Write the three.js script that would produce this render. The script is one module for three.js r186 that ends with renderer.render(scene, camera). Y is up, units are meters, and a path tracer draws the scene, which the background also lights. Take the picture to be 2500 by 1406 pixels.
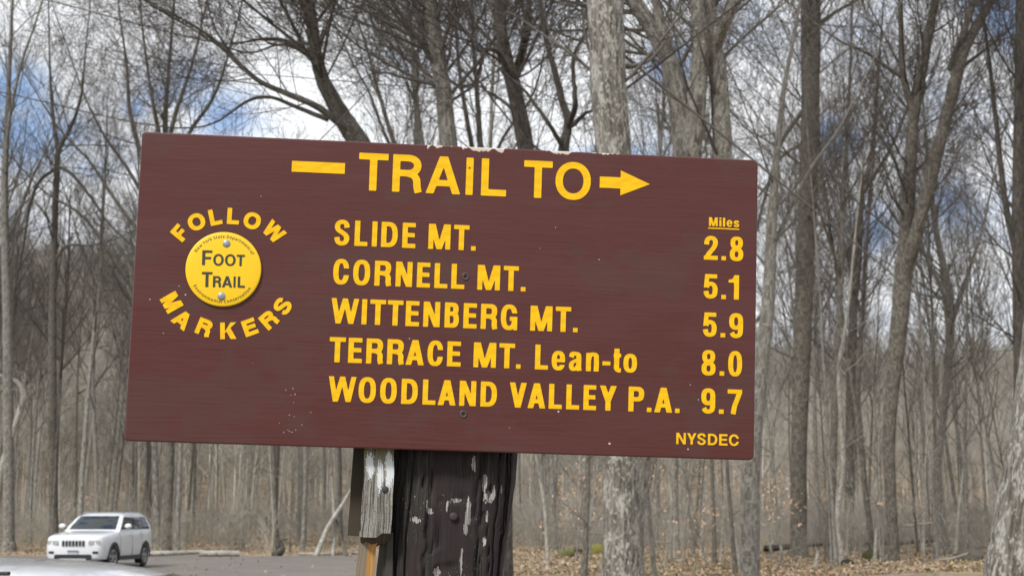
import * as THREE from 'three';
import { mergeGeometries, toCreasedNormals } from 'three/addons/utils/BufferGeometryUtils.js';
import { Brush, Evaluator, SUBTRACTION } from 'three-bvh-csg';

// ---------------------------------------------------------------- camera, sky, sun, exposure
const scene = new THREE.Scene();
const CAM_H = 1.62, PITCH = 8.7545 * Math.PI / 180, FOCAL = 3630, PW = 2500, PH = 1406;
const camera = new THREE.PerspectiveCamera(2 * Math.atan(PH / 2 / FOCAL) * 180 / Math.PI, PW / PH, 0.05, 2500);
camera.position.set(0, CAM_H, 0);
camera.rotation.set(PITCH, 0, 0);
camera.focus = 1.478;
camera.userData.fStop = 24;
scene.add(camera);

const renderer = new THREE.WebGLRenderer({ antialias: true });
renderer.toneMapping = THREE.LinearToneMapping;
renderer.toneMappingExposure = 1.52;
renderer.shadowMap.enabled = true;

const SUN = new THREE.Vector3(-0.42, 0.72, 0.62).normalize();
const sun = new THREE.DirectionalLight(new THREE.Color(1, 0.972, 0.93), 2.3);
sun.position.copy(SUN).multiplyScalar(120);
sun.castShadow = true;
sun.shadow.radius = 20;
Object.assign(sun.shadow.camera, { left: -90, right: 90, top: 90, bottom: -90, near: 1, far: 420 });
sun.shadow.mapSize.set(4096, 4096);
scene.add(sun); scene.add(sun.target);

// ---------------------------------------------------------------- random numbers and noise
function rngOf(seed) {
  let a = seed >>> 0;
  return () => { a = (a + 0x6D2B79F5) >>> 0; let t = a; t = Math.imul(t ^ (t >>> 15), t | 1); t ^= t + Math.imul(t ^ (t >>> 7), t | 61); return ((t ^ (t >>> 14)) >>> 0) / 4294967296; };
}
const hash3 = (x, y, z) => { let h = Math.imul(x | 0, 374761393) + Math.imul(y | 0, 668265263) + Math.imul(z | 0, 2147483647 - 1013); h = Math.imul(h ^ (h >>> 13), 1274126177); return ((h ^ (h >>> 16)) >>> 0) / 4294967296; };
const mod = (a, n) => ((a % n) + n) % n, lerp = (a, b, t) => a + (b - a) * t, sstep = (a, b, x) => { const t = Math.min(1, Math.max(0, (x - a) / (b - a))); return t * t * (3 - 2 * t); };
function noise2(x, y, px = 1e6, py = 1e6, s = 0) {          // value noise, periodic over px by py cells
  const xi = Math.floor(x), yi = Math.floor(y), fx = x - xi, fy = y - yi, u = fx * fx * (3 - 2 * fx), v = fy * fy * (3 - 2 * fy);
  const X0 = mod(xi, px), X1 = mod(xi + 1, px), Y0 = mod(yi, py), Y1 = mod(yi + 1, py);
  return lerp(lerp(hash3(X0, Y0, s), hash3(X1, Y0, s), u), lerp(hash3(X0, Y1, s), hash3(X1, Y1, s), u), v);
}
function fbm2(x, y, px, py, oct, s = 0) { let a = 0, k = 0.5, n = 0; for (let i = 0; i < oct; i++) { a += k * noise2(x, y, px, py, s + i * 7); n += k; k *= 0.5; x *= 2; y *= 2; px *= 2; py *= 2; } return a / n; }
function noise3(x, y, z, s = 0) {
  const xi = Math.floor(x), yi = Math.floor(y), zi = Math.floor(z), fx = x - xi, fy = y - yi, fz = z - zi;
  const u = fx * fx * (3 - 2 * fx), v = fy * fy * (3 - 2 * fy), w = fz * fz * (3 - 2 * fz), h = (a, b, c) => hash3(xi + a + s * 131, yi + b, zi + c);
  return lerp(lerp(lerp(h(0, 0, 0), h(1, 0, 0), u), lerp(h(0, 1, 0), h(1, 1, 0), u), v), lerp(lerp(h(0, 0, 1), h(1, 0, 1), u), lerp(h(0, 1, 1), h(1, 1, 1), u), v), w);
}
function fbm3(x, y, z, oct, s = 0) { let a = 0, k = 0.5, n = 0; for (let i = 0; i < oct; i++) { a += k * noise3(x, y, z, s + i); n += k; k *= 0.52; x *= 2.03; y *= 2.03; z *= 2.03; } return a / n; }

// ---------------------------------------------------------------- the sky: broken cloud with blue gaps
{
  const GAPS = [], R = rngOf(8);                               // where the cloud is open: [direction, angular radius]
  const open = (px, py, r) => { const a = (px - PW / 2) / FOCAL, b = -(py - PH / 2) / FOCAL, c = Math.cos(PITCH), s = Math.sin(PITCH), v = new THREE.Vector3(a, b * c + s, b * s - c).normalize(); GAPS.push([v.x, v.y, v.z, r]); };
  open(20, 230, 0.040); open(95, 290, 0.026); open(2320, 510, 0.034); open(2130, 560, 0.03); open(2030, 330, 0.022); open(1625, 160, 0.025); open(2490, 20, 0.04); open(330, 262, 0.015);
  for (let k = 0; k < 60; k++) { const a = R() * 6.283, e = 0.05 + 1.2 * R(), v = new THREE.Vector3(Math.cos(e) * Math.cos(a), Math.sin(e), Math.cos(e) * Math.sin(a)); if (v.z < -0.86 && e < 0.5) continue; GAPS.push([v.x, v.y, v.z, 0.03 + 0.07 * R()]); }
  const w = 1536, h = 768, data = new Float32Array(w * h * 4);
  for (let j = 0; j < h; j++) for (let i = 0; i < w; i++) {
    const lat = ((j + 0.5) / h - 0.5) * Math.PI, lon = ((i + 0.5) / w - 0.5) * 2 * Math.PI;
    const dx = Math.cos(lat) * Math.cos(lon), dy = Math.sin(lat), dz = Math.cos(lat) * Math.sin(lon);
    const e = Math.max(dy, 0), k = 1 / (e + 0.22);                            // clouds lie on a layer, so they shrink towards the horizon
    const cx = dx * k, cz = dz * k;
    const n = fbm3(cx * 3.1 + 11.3, cz * 3.1 + 4.2, e * 2.0, 5, 3), m = fbm3(cx * 7.5 + 2.0, cz * 7.5, 5.1 + e * 3, 4, 9);
    let cover = sstep(0.29, 0.43, n * 0.74 + m * 0.26), gap = 0;
    for (const [gx, gy, gz, gr] of GAPS) { const dot = dx * gx + dy * gy + dz * gz; if (dot > 0.93) gap = Math.max(gap, 1 - Math.acos(Math.min(1, dot)) / gr); }
    cover = Math.min(cover, 1 - 0.95 * sstep(0.05, 0.75, gap + (n - 0.5) * 1.3 + (m - 0.5) * 0.9));
    const deep = sstep(0.35, 0.68, fbm3(cx * 2.1 + 7.7, cz * 2.1 + 1.1, 2.2 + e * 3, 4, 21));
    const bright = lerp(0.64, 0.82, deep) * (0.90 + 0.20 * m);
    const cloud = [bright * 0.975, bright * 1.0, bright * 1.03];
    const hz = Math.pow(1 - e, 3), blue = [lerp(0.12, 0.34, hz), lerp(0.24, 0.46, hz), lerp(0.48, 0.64, hz)];
    cover = Math.max(cover, 0.05, 0.92 * (1 - sstep(0.10, 0.19, e)));
    const o = (j * w + i) * 4;
    for (let c = 0; c < 3; c++) data[o + c] = dy < 0 ? [0.30, 0.29, 0.27][c] : lerp(blue[c], cloud[c], cover);
    data[o + 3] = 1;
  }
  const t = new THREE.DataTexture(data, w, h, THREE.RGBAFormat, THREE.FloatType);
  t.mapping = THREE.EquirectangularReflectionMapping; t.magFilter = t.minFilter = THREE.LinearFilter; t.needsUpdate = true;
  scene.background = t; scene.environment = t;
  scene.backgroundIntensity = scene.environmentIntensity = 1;
}

// ---------------------------------------------------------------- helpers
const V = (x, y, z) => new THREE.Vector3(x, y, z), UPV = V(0, 1, 0);
const CP = Math.cos(PITCH), SP = Math.sin(PITCH);
function at(px, py, depth) {                                  // the point that many metres away, seen in that direction from where the photograph was taken
  const a = (px - PW / 2) / FOCAL, b = -(py - PH / 2) / FOCAL;
  return V(a * depth, CAM_H + (b * CP + SP) * depth, (b * SP - CP) * depth);
}
const taken = new Map();
function numbered(name) { const n = taken.get(name) ?? 0; taken.set(name, n + 1); return n ? name + '_' + String(n).padStart(3, '0') : name; }
function add(o, name, label, category, group, kind) {
  o.name = numbered(name);
  if (kind) o.userData.kind = kind;
  if (label) o.userData.label = label;
  if (category) o.userData.category = category;
  if (group) o.userData.group = group;
  scene.add(o);
  return o;
}
function mesh(name, geo, mat, parent) { const m = new THREE.Mesh(geo, mat); m.name = name; m.castShadow = m.receiveShadow = true; if (parent) parent.add(m); return m; }
function dataTex(w, h, f, srgb = false, rep = true) {         // f(u, v) -> linear rgb in 0..1; colour maps are stored as sRGB bytes
  const d = new Uint8Array(w * h * 4), enc = (c) => { c = Math.min(1, Math.max(0, c)); return 255 * (srgb ? (c <= 0.0031308 ? c * 12.92 : 1.055 * Math.pow(c, 1 / 2.4) - 0.055) : c); };
  for (let j = 0; j < h; j++) for (let i = 0; i < w; i++) { const c = f((i + 0.5) / w, (j + 0.5) / h), o = (j * w + i) * 4; d[o] = enc(c[0]); d[o + 1] = enc(c[1]); d[o + 2] = enc(c[2]); d[o + 3] = 255; }
  const t = new THREE.DataTexture(d, w, h); t.magFilter = THREE.LinearFilter; t.minFilter = THREE.LinearMipmapLinearFilter; t.generateMipmaps = true;
  if (rep) t.wrapS = t.wrapT = THREE.RepeatWrapping;
  if (srgb) t.colorSpace = THREE.SRGBColorSpace;
  t.needsUpdate = true;
  return t;
}
const mix3 = (a, b, t) => [lerp(a[0], b[0], t), lerp(a[1], b[1], t), lerp(a[2], b[2], t)];
const std = (o) => new THREE.MeshStandardMaterial(o);
const lin = (r, g, b) => new THREE.Color().setRGB(r, g, b);

// ---------------------------------------------------------------- terrain
const lotEdgeX = (z) => lerp(3.2, -2.2, sstep(9, 13, -z)) - 1.0 * sstep(20, 32, -z);
const LOT_END = -63;
function inLot(x, z) { return z > LOT_END && x < lotEdgeX(z); }
function terrain(x, z) {
  const d = -z;
  let y = 0;
  if (d > 30) {
    const off = Math.max(0, Math.max(d + LOT_END, Math.min(x - lotEdgeX(z), 14) * sstep(34, 46, d)));      // metres beyond the lot
    y += 0.05 * sstep(0, 2, off) + 0.011 * off + sstep(0, 6, off) * 0.32 * (fbm2(x * 0.16 + 40, z * 0.16 + 80, 1e6, 1e6, 3, 5) - 0.5);
    const crest = lerp(55, 24, sstep(-110, 70, x)) + 7 * (fbm2(x * 0.012 + 3, 9.2, 1e6, 1e6, 3, 31) - 0.5);
    y += crest * sstep(140, 470, d) * (1 - 0.35 * sstep(500, 900, d));
  }
  return y;
}
const groundTex = dataTex(1024, 1024, (u, v) => {
  const f = fbm2(u * 64, v * 64, 64, 64, 4, 2), p = fbm2(u * 6, v * 6, 6, 6, 4, 14), q = noise2(u * 256, v * 256, 256, 256, 6), moss = sstep(0.56, 0.68, fbm2(u * 9, v * 9, 9, 9, 4, 77));
  let c = mix3([0.115, 0.083, 0.057], [0.36, 0.268, 0.183], sstep(0.25, 0.75, f * 0.7 + q * 0.3));
  c = mix3(c, [0.42, 0.315, 0.21], 0.5 * sstep(0.55, 0.75, p));
  c = mix3(c, [0.20, 0.19, 0.05], moss * 0.75 * sstep(0.3, 0.6, q * 0.4 + f * 0.6));
  return c;
}, true);
const lotTex = dataTex(1024, 1024, (u, v) => {
  const f = fbm2(u * 48, v * 48, 48, 48, 4, 3), p = fbm2(u * 5, v * 5, 5, 5, 4, 55), q = noise2(u * 300, v * 300, 300, 300, 8);
  const c = mix3([0.10, 0.088, 0.076], [0.21, 0.188, 0.165], f * 0.55 + q * 0.45);
  return mix3(c, [0.21, 0.172, 0.135], 0.6 * sstep(0.48, 0.7, p));
}, true);
{
  // one sheet out to the horizon, finer near by
  const xs = [], zs = [];
  for (let i = -70; i <= 70; i++) xs.push(Math.sign(i) * (Math.abs(i) * 0.7 + Math.pow(Math.abs(i) / 70, 4) * 900));
  for (let d = -60; d < 30; d += 6) zs.push(-d);
  for (let d = 30; d < 110; d += 1.1) zs.push(-d);
  for (let d = 110; d < 1400; d *= 1.03) zs.push(-d);
  const pos = [], uv = [], idx = [];
  for (const z of zs) for (const x of xs) { pos.push(x, terrain(x, z), z); uv.push(x / 9, z / 9); }
  const n = xs.length;
  for (let j = 0; j + 1 < zs.length; j++) for (let i = 0; i + 1 < n; i++) { const a = j * n + i; idx.push(a, a + 1, a + n, a + 1, a + n + 1, a + n); }
  const g = new THREE.BufferGeometry(); g.setAttribute('position', new THREE.Float32BufferAttribute(pos, 3)); g.setAttribute('uv', new THREE.Float32BufferAttribute(uv, 2)); g.setIndex(idx); g.computeVertexNormals();
  add(mesh('ground', g, std({ map: groundTex, roughness: 1, bumpMap: groundTex, bumpScale: 0.03 })), 'ground', 'leaf-strewn woodland floor rising to the hill', 'ground', null, 'structure');
  // the lot: a sheet just above it
  const lp = [], lu = [], li = []; let rows = 0;
  for (let z = 24; z >= LOT_END; z -= 1) {
    const wob = 0.5 * (fbm2(z * 0.3, 3.3, 1e6, 1e6, 3, 8) - 0.5), xr = lotEdgeX(z) + wob;
    for (let k = 0; k <= 24; k++) { const x = lerp(-75, xr, k / 24), zz = z === LOT_END ? z + 0.9 * (fbm2(x * 0.35, 1.3, 1e6, 1e6, 3, 4) - 0.5) : z; lp.push(x, 0.012, zz); lu.push(x / 6, zz / 6); }
    rows++;
  }
  for (let j = 0; j + 1 < rows; j++) for (let i = 0; i < 24; i++) { const a = j * 25 + i; li.push(a, a + 1, a + 25, a + 1, a + 26, a + 25); }
  const lg = new THREE.BufferGeometry(); lg.setAttribute('position', new THREE.Float32BufferAttribute(lp, 3)); lg.setAttribute('uv', new THREE.Float32BufferAttribute(lu, 2)); lg.setIndex(li); lg.computeVertexNormals();
  add(mesh('parking_lot', lg, std({ map: lotTex, roughness: 0.95, bumpMap: lotTex, bumpScale: 0.012 })), 'parking_lot', 'worn grey-brown parking lot surface under the cars', 'parking lot', null, 'structure');
}

// ---------------------------------------------------------------- bark
function barkTex(dark, mid, pale, lich, seed, amount) {
  return dataTex(256, 512, (u, v) => {
    const ridge = fbm2(u * 26, v * 9, 26, 9, 4, seed), fine = noise2(u * 90, v * 70, 90, 70, seed + 3), patch = fbm2(u * 9, v * 17, 9, 17, 4, seed + 11), spot = fbm2(u * 34, v * 64, 34, 64, 3, seed + 19);
    let c = mix3(dark, mid, sstep(0.28, 0.72, ridge * 0.7 + fine * 0.3));
    c = mix3(c, pale, 0.6 * sstep(0.46, 0.66, patch * 0.6 + spot * 0.4));
    return mix3(c, lich, amount * sstep(0.51, 0.62, spot * 0.62 + patch * 0.38));
  }, true);
}
const barkBump = dataTex(256, 512, (u, v) => { const r = fbm2(u * 26, v * 8, 26, 8, 5, 91); return [r, r, r]; });
const bark = (t, bump = 0.02) => std({ map: t, roughness: 0.95, bumpMap: barkBump, bumpScale: bump });
const BARK = {
  lichen: bark(barkTex([0.085, 0.074, 0.060], [0.25, 0.228, 0.195], [0.33, 0.308, 0.27], [0.47, 0.475, 0.425], 5, 0.62), 0.03),
  grey: bark(barkTex([0.098, 0.088, 0.075], [0.245, 0.226, 0.195], [0.31, 0.29, 0.255], [0.38, 0.375, 0.32], 23, 0.5)),
  brown: bark(barkTex([0.052, 0.045, 0.037], [0.135, 0.119, 0.098], [0.18, 0.163, 0.136], [0.25, 0.235, 0.19], 41, 0.45)),
  dark: bark(barkTex([0.030, 0.025, 0.021], [0.080, 0.067, 0.056], [0.10, 0.086, 0.072], [0.15, 0.142, 0.12], 59, 0.3)),
  pale: bark(barkTex([0.18, 0.165, 0.14], [0.36, 0.335, 0.285], [0.45, 0.425, 0.37], [0.54, 0.53, 0.47], 73, 0.6), 0.01),
};
const TWIG = {
  grey: std({ color: lin(0.118, 0.104, 0.088), roughness: 1 }), brown: std({ color: lin(0.088, 0.073, 0.060), roughness: 1 }),
  dark: std({ color: lin(0.075, 0.063, 0.054), roughness: 1 }), pale: std({ color: lin(0.32, 0.295, 0.25), roughness: 1 }),
};
TWIG.lichen = TWIG.grey;

// ---------------------------------------------------------------- trees
class Tubes {
  constructor() { this.p = []; this.n = []; this.u = []; this.i = []; }
  tube(pts, rad, sides) {
    const m = pts.length; let rx = 0, ry = 0, rz = 0;
    for (let k = 0; k < m; k++) {
      const a = pts[Math.max(0, k - 1)], b = pts[Math.min(m - 1, k + 1)];
      let tx = b.x - a.x, ty = b.y - a.y, tz = b.z - a.z; const tl = Math.hypot(tx, ty, tz) || 1; tx /= tl; ty /= tl; tz /= tl;
      if (k === 0) { if (Math.abs(tx) < 0.8) { rx = 1; ry = 0; rz = 0; } else { rx = 0; ry = 0; rz = 1; } }
      const d = rx * tx + ry * ty + rz * tz; rx -= d * tx; ry -= d * ty; rz -= d * tz; const rl = Math.hypot(rx, ry, rz) || 1; rx /= rl; ry /= rl; rz /= rl;
      const sx = ty * rz - tz * ry, sy = tz * rx - tx * rz, sz = tx * ry - ty * rx;
      const len = k === 0 ? 0 : (this.len += pts[k].distanceTo(pts[k - 1])); if (k === 0) this.len = 0;
      const base = this.p.length / 3;
      for (let s = 0; s <= sides; s++) {
        const f = s / sides * Math.PI * 2, c = Math.cos(f), q = Math.sin(f), nx = rx * c + sx * q, ny = ry * c + sy * q, nz = rz * c + sz * q, r = rad[k] * (sides > 8 ? this.lump(pts[k], f, rad[k]) : 1);
        this.p.push(pts[k].x + nx * r, pts[k].y + ny * r, pts[k].z + nz * r); this.n.push(nx, ny, nz); this.u.push(s / sides * Math.max(1, Math.round(rad[0] * 6.3 * 1.2)), len * 0.6);
        if (k && s < sides) { const o = base + s, b0 = o - sides - 1; this.i.push(b0, b0 + 1, o, b0 + 1, o + 1, o); }
      }
    }
  }
  lump(p, f, r) { return 0.93 + 0.14 * fbm3(Math.cos(f) * 1.4 + p.x * 3, p.y * 2.2, Math.sin(f) * 1.4 + p.z * 3, 3, 2); }
  build(smooth = false) {
    const g = new THREE.BufferGeometry();
    g.setAttribute('position', new THREE.Float32BufferAttribute(this.p, 3)); g.setAttribute('normal', new THREE.Float32BufferAttribute(this.n, 3)); g.setAttribute('uv', new THREE.Float32BufferAttribute(this.u, 2)); g.setIndex(this.i);
    return g;
  }
}
const T1 = V(0, 0, 0), T2 = V(0, 0, 0);
function offDir(dir, angle, az, out) {                        // a direction that leaves dir by angle
  T1.set(Math.abs(dir.y) < 0.9 ? 0 : 1, Math.abs(dir.y) < 0.9 ? 1 : 0, 0).cross(dir).normalize(); T2.copy(dir).cross(T1);
  const s = Math.sin(angle);
  return out.copy(dir).multiplyScalar(Math.cos(angle)).addScaledVector(T1, Math.cos(az) * s).addScaledVector(T2, Math.sin(az) * s).normalize();
}
function limb(ts, R, p, dir, len, rad, level, o) {
  const last = level >= o.levels, n = [0, 7, 5, 3, 2, 2][level], pts = [p.clone()], rs = [rad], ds = [dir.clone()], d = dir.clone(), q = p.clone();
  const tip = Math.max(o.tip, rad * (last ? 0.45 : 0.28)), wig = o.wiggle * (level === 1 ? 0.8 : 1.1);
  for (let k = 1; k <= n; k++) {
    d.x += (R() - 0.5) * wig; d.y += (R() - 0.5) * wig + o.rise; d.z += (R() - 0.5) * wig; d.normalize();
    q.addScaledVector(d, len / n); pts.push(q.clone()); ds.push(d.clone()); rs.push(lerp(rad, tip, Math.pow(k / n, 0.8)));
  }
  ts.tube(pts, rs, rad > 0.05 ? 6 : rad > 0.018 ? 4 : 3);
  if (last) return;
  const kids = Math.round(o.kids[level] * (0.75 + 0.5 * R()) * Math.min(1.25, Math.max(0.5, len / o.ref[level]))), nd = V(0, 0, 0);
  for (let c = 0; c < kids; c++) {
    const t = Math.min(0.999, 0.14 + 0.86 * (c + R()) / kids), f = t * n, k = Math.floor(f), w = f - k, sp = pts[k].clone().lerp(pts[Math.min(n, k + 1)], w), rr = lerp(rs[k], rs[Math.min(n, k + 1)], w);
    offDir(ds[Math.min(n, k + 1)], (0.45 + 0.55 * R()) * (o.spread ?? 1), c * 2.4 + R() * 1.5, nd);
    limb(ts, R, sp, nd, Math.max(0.12, len * (0.34 + 0.30 * R()) * (1.15 - 0.55 * t)), Math.max(o.tip * 1.15, rr * (0.45 + 0.25 * R())), level + 1, o);
  }
}
const OPT = { levels: 4, kids: [0, 8, 6, 3.6], ref: [0, 5, 2.2, 1.0], wiggle: 0.24, rise: 0.07, tip: 0.0036, spread: 1 };
function forestTree(seed, o) {                                // a whole tree standing at its own origin: trunk and crown
  const R = rngOf(seed), tr = new Tubes(), cr = new Tubes(), H = o.H, r0 = o.r, n = 18, pts = [], rs = [], opt = { ...OPT, ...o.opt };
  let x = 0, z = 0, vx = (R() - 0.5) * o.lean, vz = (R() - 0.5) * o.lean;
  for (let k = 0; k <= n; k++) {
    const t = k / n, y = t * H * 0.93 - 0.25;
    pts.push(V(x, y, z)); rs.push(r0 * (Math.pow(1 - t, 0.75) * 0.93 + 0.07) * (1 + 0.5 * Math.exp(-Math.max(0, y) / 0.35)));
    vx += (R() - 0.5) * 0.055; vz += (R() - 0.5) * 0.055; x += vx * H / n; z += vz * H / n; vx *= 0.93; vz *= 0.93;
  }
  tr.tube(pts, rs, 9);
  const B = o.branches, nd = V(0, 0, 0);
  for (let b = 0; b < B; b++) {
    const t = lerp(o.from, 0.985, Math.pow((b + R()) / B, 0.85)), f = t * n, k = Math.min(n - 1, Math.floor(f)), p = pts[k].clone().lerp(pts[k + 1], f - k), rr = lerp(rs[k], rs[k + 1], f - k), dir = pts[k + 1].clone().sub(pts[k]).normalize();
    offDir(dir, (0.95 - 0.5 * t) * (0.75 + 0.5 * R()) * (o.open ?? 1), b * 2.4 + R(), nd);
    limb(cr, R, p, nd, H * (0.30 - 0.19 * (t - o.from) / (1 - o.from)) * (0.65 + 0.6 * R()) * (o.long ?? 1), Math.max(0.012, rr * (0.35 + 0.25 * R())), 1, opt);
  }
  for (let b = 0; b < (o.stubs ?? 3); b++) {                   // a few thin dead branches low down
    const t = 0.12 + 0.3 * R(), f = t * n, k = Math.floor(f); offDir(UPV, 1.1 + 0.5 * R(), R() * 6.3, nd);
    limb(cr, R, pts[k], nd, 0.6 + 1.6 * R(), 0.014, 3, opt);
  }
  return { trunk: tr.build(), crown: cr.build() };
}
function treeThing(g, barkKey, name) {
  const t = new THREE.Group();
  mesh('trunk', g.trunk, BARK[barkKey], t); mesh('crown', g.crown, TWIG[barkKey], t);
  return t;
}
// trees whose stems are read off the photograph: each stem is a list of [x, y, width] along it, at its own distance
function tracedTree(o) {
  const R = rngOf(o.seed), tr = new Tubes(), cr = new Tubes(), D = o.depth, opt = { ...OPT, levels: 4, kids: [0, 9, 7.5, 6], ref: [0, 3.2, 1.5, 0.7], tip: 0.0022 * Math.max(1, D / 22), wiggle: 0.30, ...o.opt };
  const first = o.stems[0], low = first[first.length - 1], foot = at(low[0], low[1], D), gy = terrain(foot.x, foot.z), base = V(foot.x + (o.footShift ?? 0), gy, foot.z);
  const zj = (i) => (i ? (R() - 0.5) * (o.deep ?? 1.2) : 0);
  o.stems.forEach((st, si) => {
    const dz = st.dz ?? zj(si), w3 = st.map(([x, y, w], k) => { const q = at(x, y, D), up = si ? 1 - Math.max(0, (k - (st.length - 2))) : 1; return { p: q.add(V(0, 0, dz * (si ? up : 0))), r: w / 2 / FOCAL * D }; });
    if (si === 0 && foot.y > gy + 0.05) { w3.push({ p: base.clone().add(V(0, 0.35, 0)), r: w3[w3.length - 1].r * 1.12 }, { p: base.clone().add(V(0, -0.2, 0)), r: w3[w3.length - 1].r * 1.5 }); }
    else if (si === 0) w3.push({ p: base.clone().add(V(0, -0.25, 0)), r: w3[w3.length - 1].r * 1.25 });
    w3.reverse();
    const top = w3[w3.length - 1], pre = w3[w3.length - 2];
    if (st.on !== 0 && si < (o.tall ?? 99)) {                   // the stem goes on above the picture
      const d = top.p.clone().sub(pre.p).normalize().lerp(UPV, 0.25).normalize(), more = st.on ?? (4.5 + top.r * 30);
      w3.push({ p: top.p.clone().addScaledVector(d, more * 0.5), r: top.r * 0.7 }, { p: top.p.clone().addScaledVector(d, more), r: top.r * 0.25 });
    }
    const curve = new THREE.CatmullRomCurve3(w3.map((q) => q.p), false, 'centripetal'), N = Math.max(10, Math.min(60, Math.round(curve.getLength() / 0.22))), pts = [], rs = [];
    for (let k = 0; k <= N; k++) { const t = k / N * (w3.length - 1), i = Math.min(w3.length - 2, Math.floor(t)); const q = curve.getPoint(k / N); if (k) { q.x += (R() - 0.5) * 0.012; q.z += (R() - 0.5) * 0.02; } pts.push(q); rs.push(lerp(w3[i].r, w3[i + 1].r, t - i)); }
    (w3[0].r > 0.03 || si === 0 ? tr : cr).tube(pts, rs, w3[0].r > 0.07 ? 18 : w3[0].r > 0.03 ? 9 : 5);
    const len = curve.getLength(), B = Math.round((st.b ?? len * (o.dense ?? 1.6)) * 1), nd = V(0, 0, 0);
    for (let b = 0; b < B; b++) {
      const t = lerp(si ? 0.12 : (o.from ?? 0.3), 0.97, (b + R()) / B), k = Math.min(N - 1, Math.floor(t * N)), d = pts[k + 1].clone().sub(pts[k]).normalize();
      offDir(d, 0.5 + 0.6 * R(), R() * 6.3, nd);
      limb(cr, R, pts[k], nd, (o.reach ?? 2.2) * (0.45 + 0.8 * R()) * Math.min(1, 0.5 + rs[k] * 8), Math.max(0.004, Math.min(0.019 + 0.0003 * D, rs[k] * (0.16 + 0.18 * R()))), 2 - (rs[k] > 0.05 && R() < 0.4 ? 1 : 0), opt);
    }
  });
  const g = new THREE.Group();
  const move = (geo) => geo.translate(-base.x, -base.y, -base.z);
  mesh('trunk', move(tr.build()), BARK[o.bark], g);
  if (cr.p.length) mesh('crown', move(cr.build()), TWIG[o.bark], g);
  g.position.copy(base);
  add(g, o.name ?? 'bare_tree', o.label, 'tree', o.group ?? null);
  return base;
}

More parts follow.
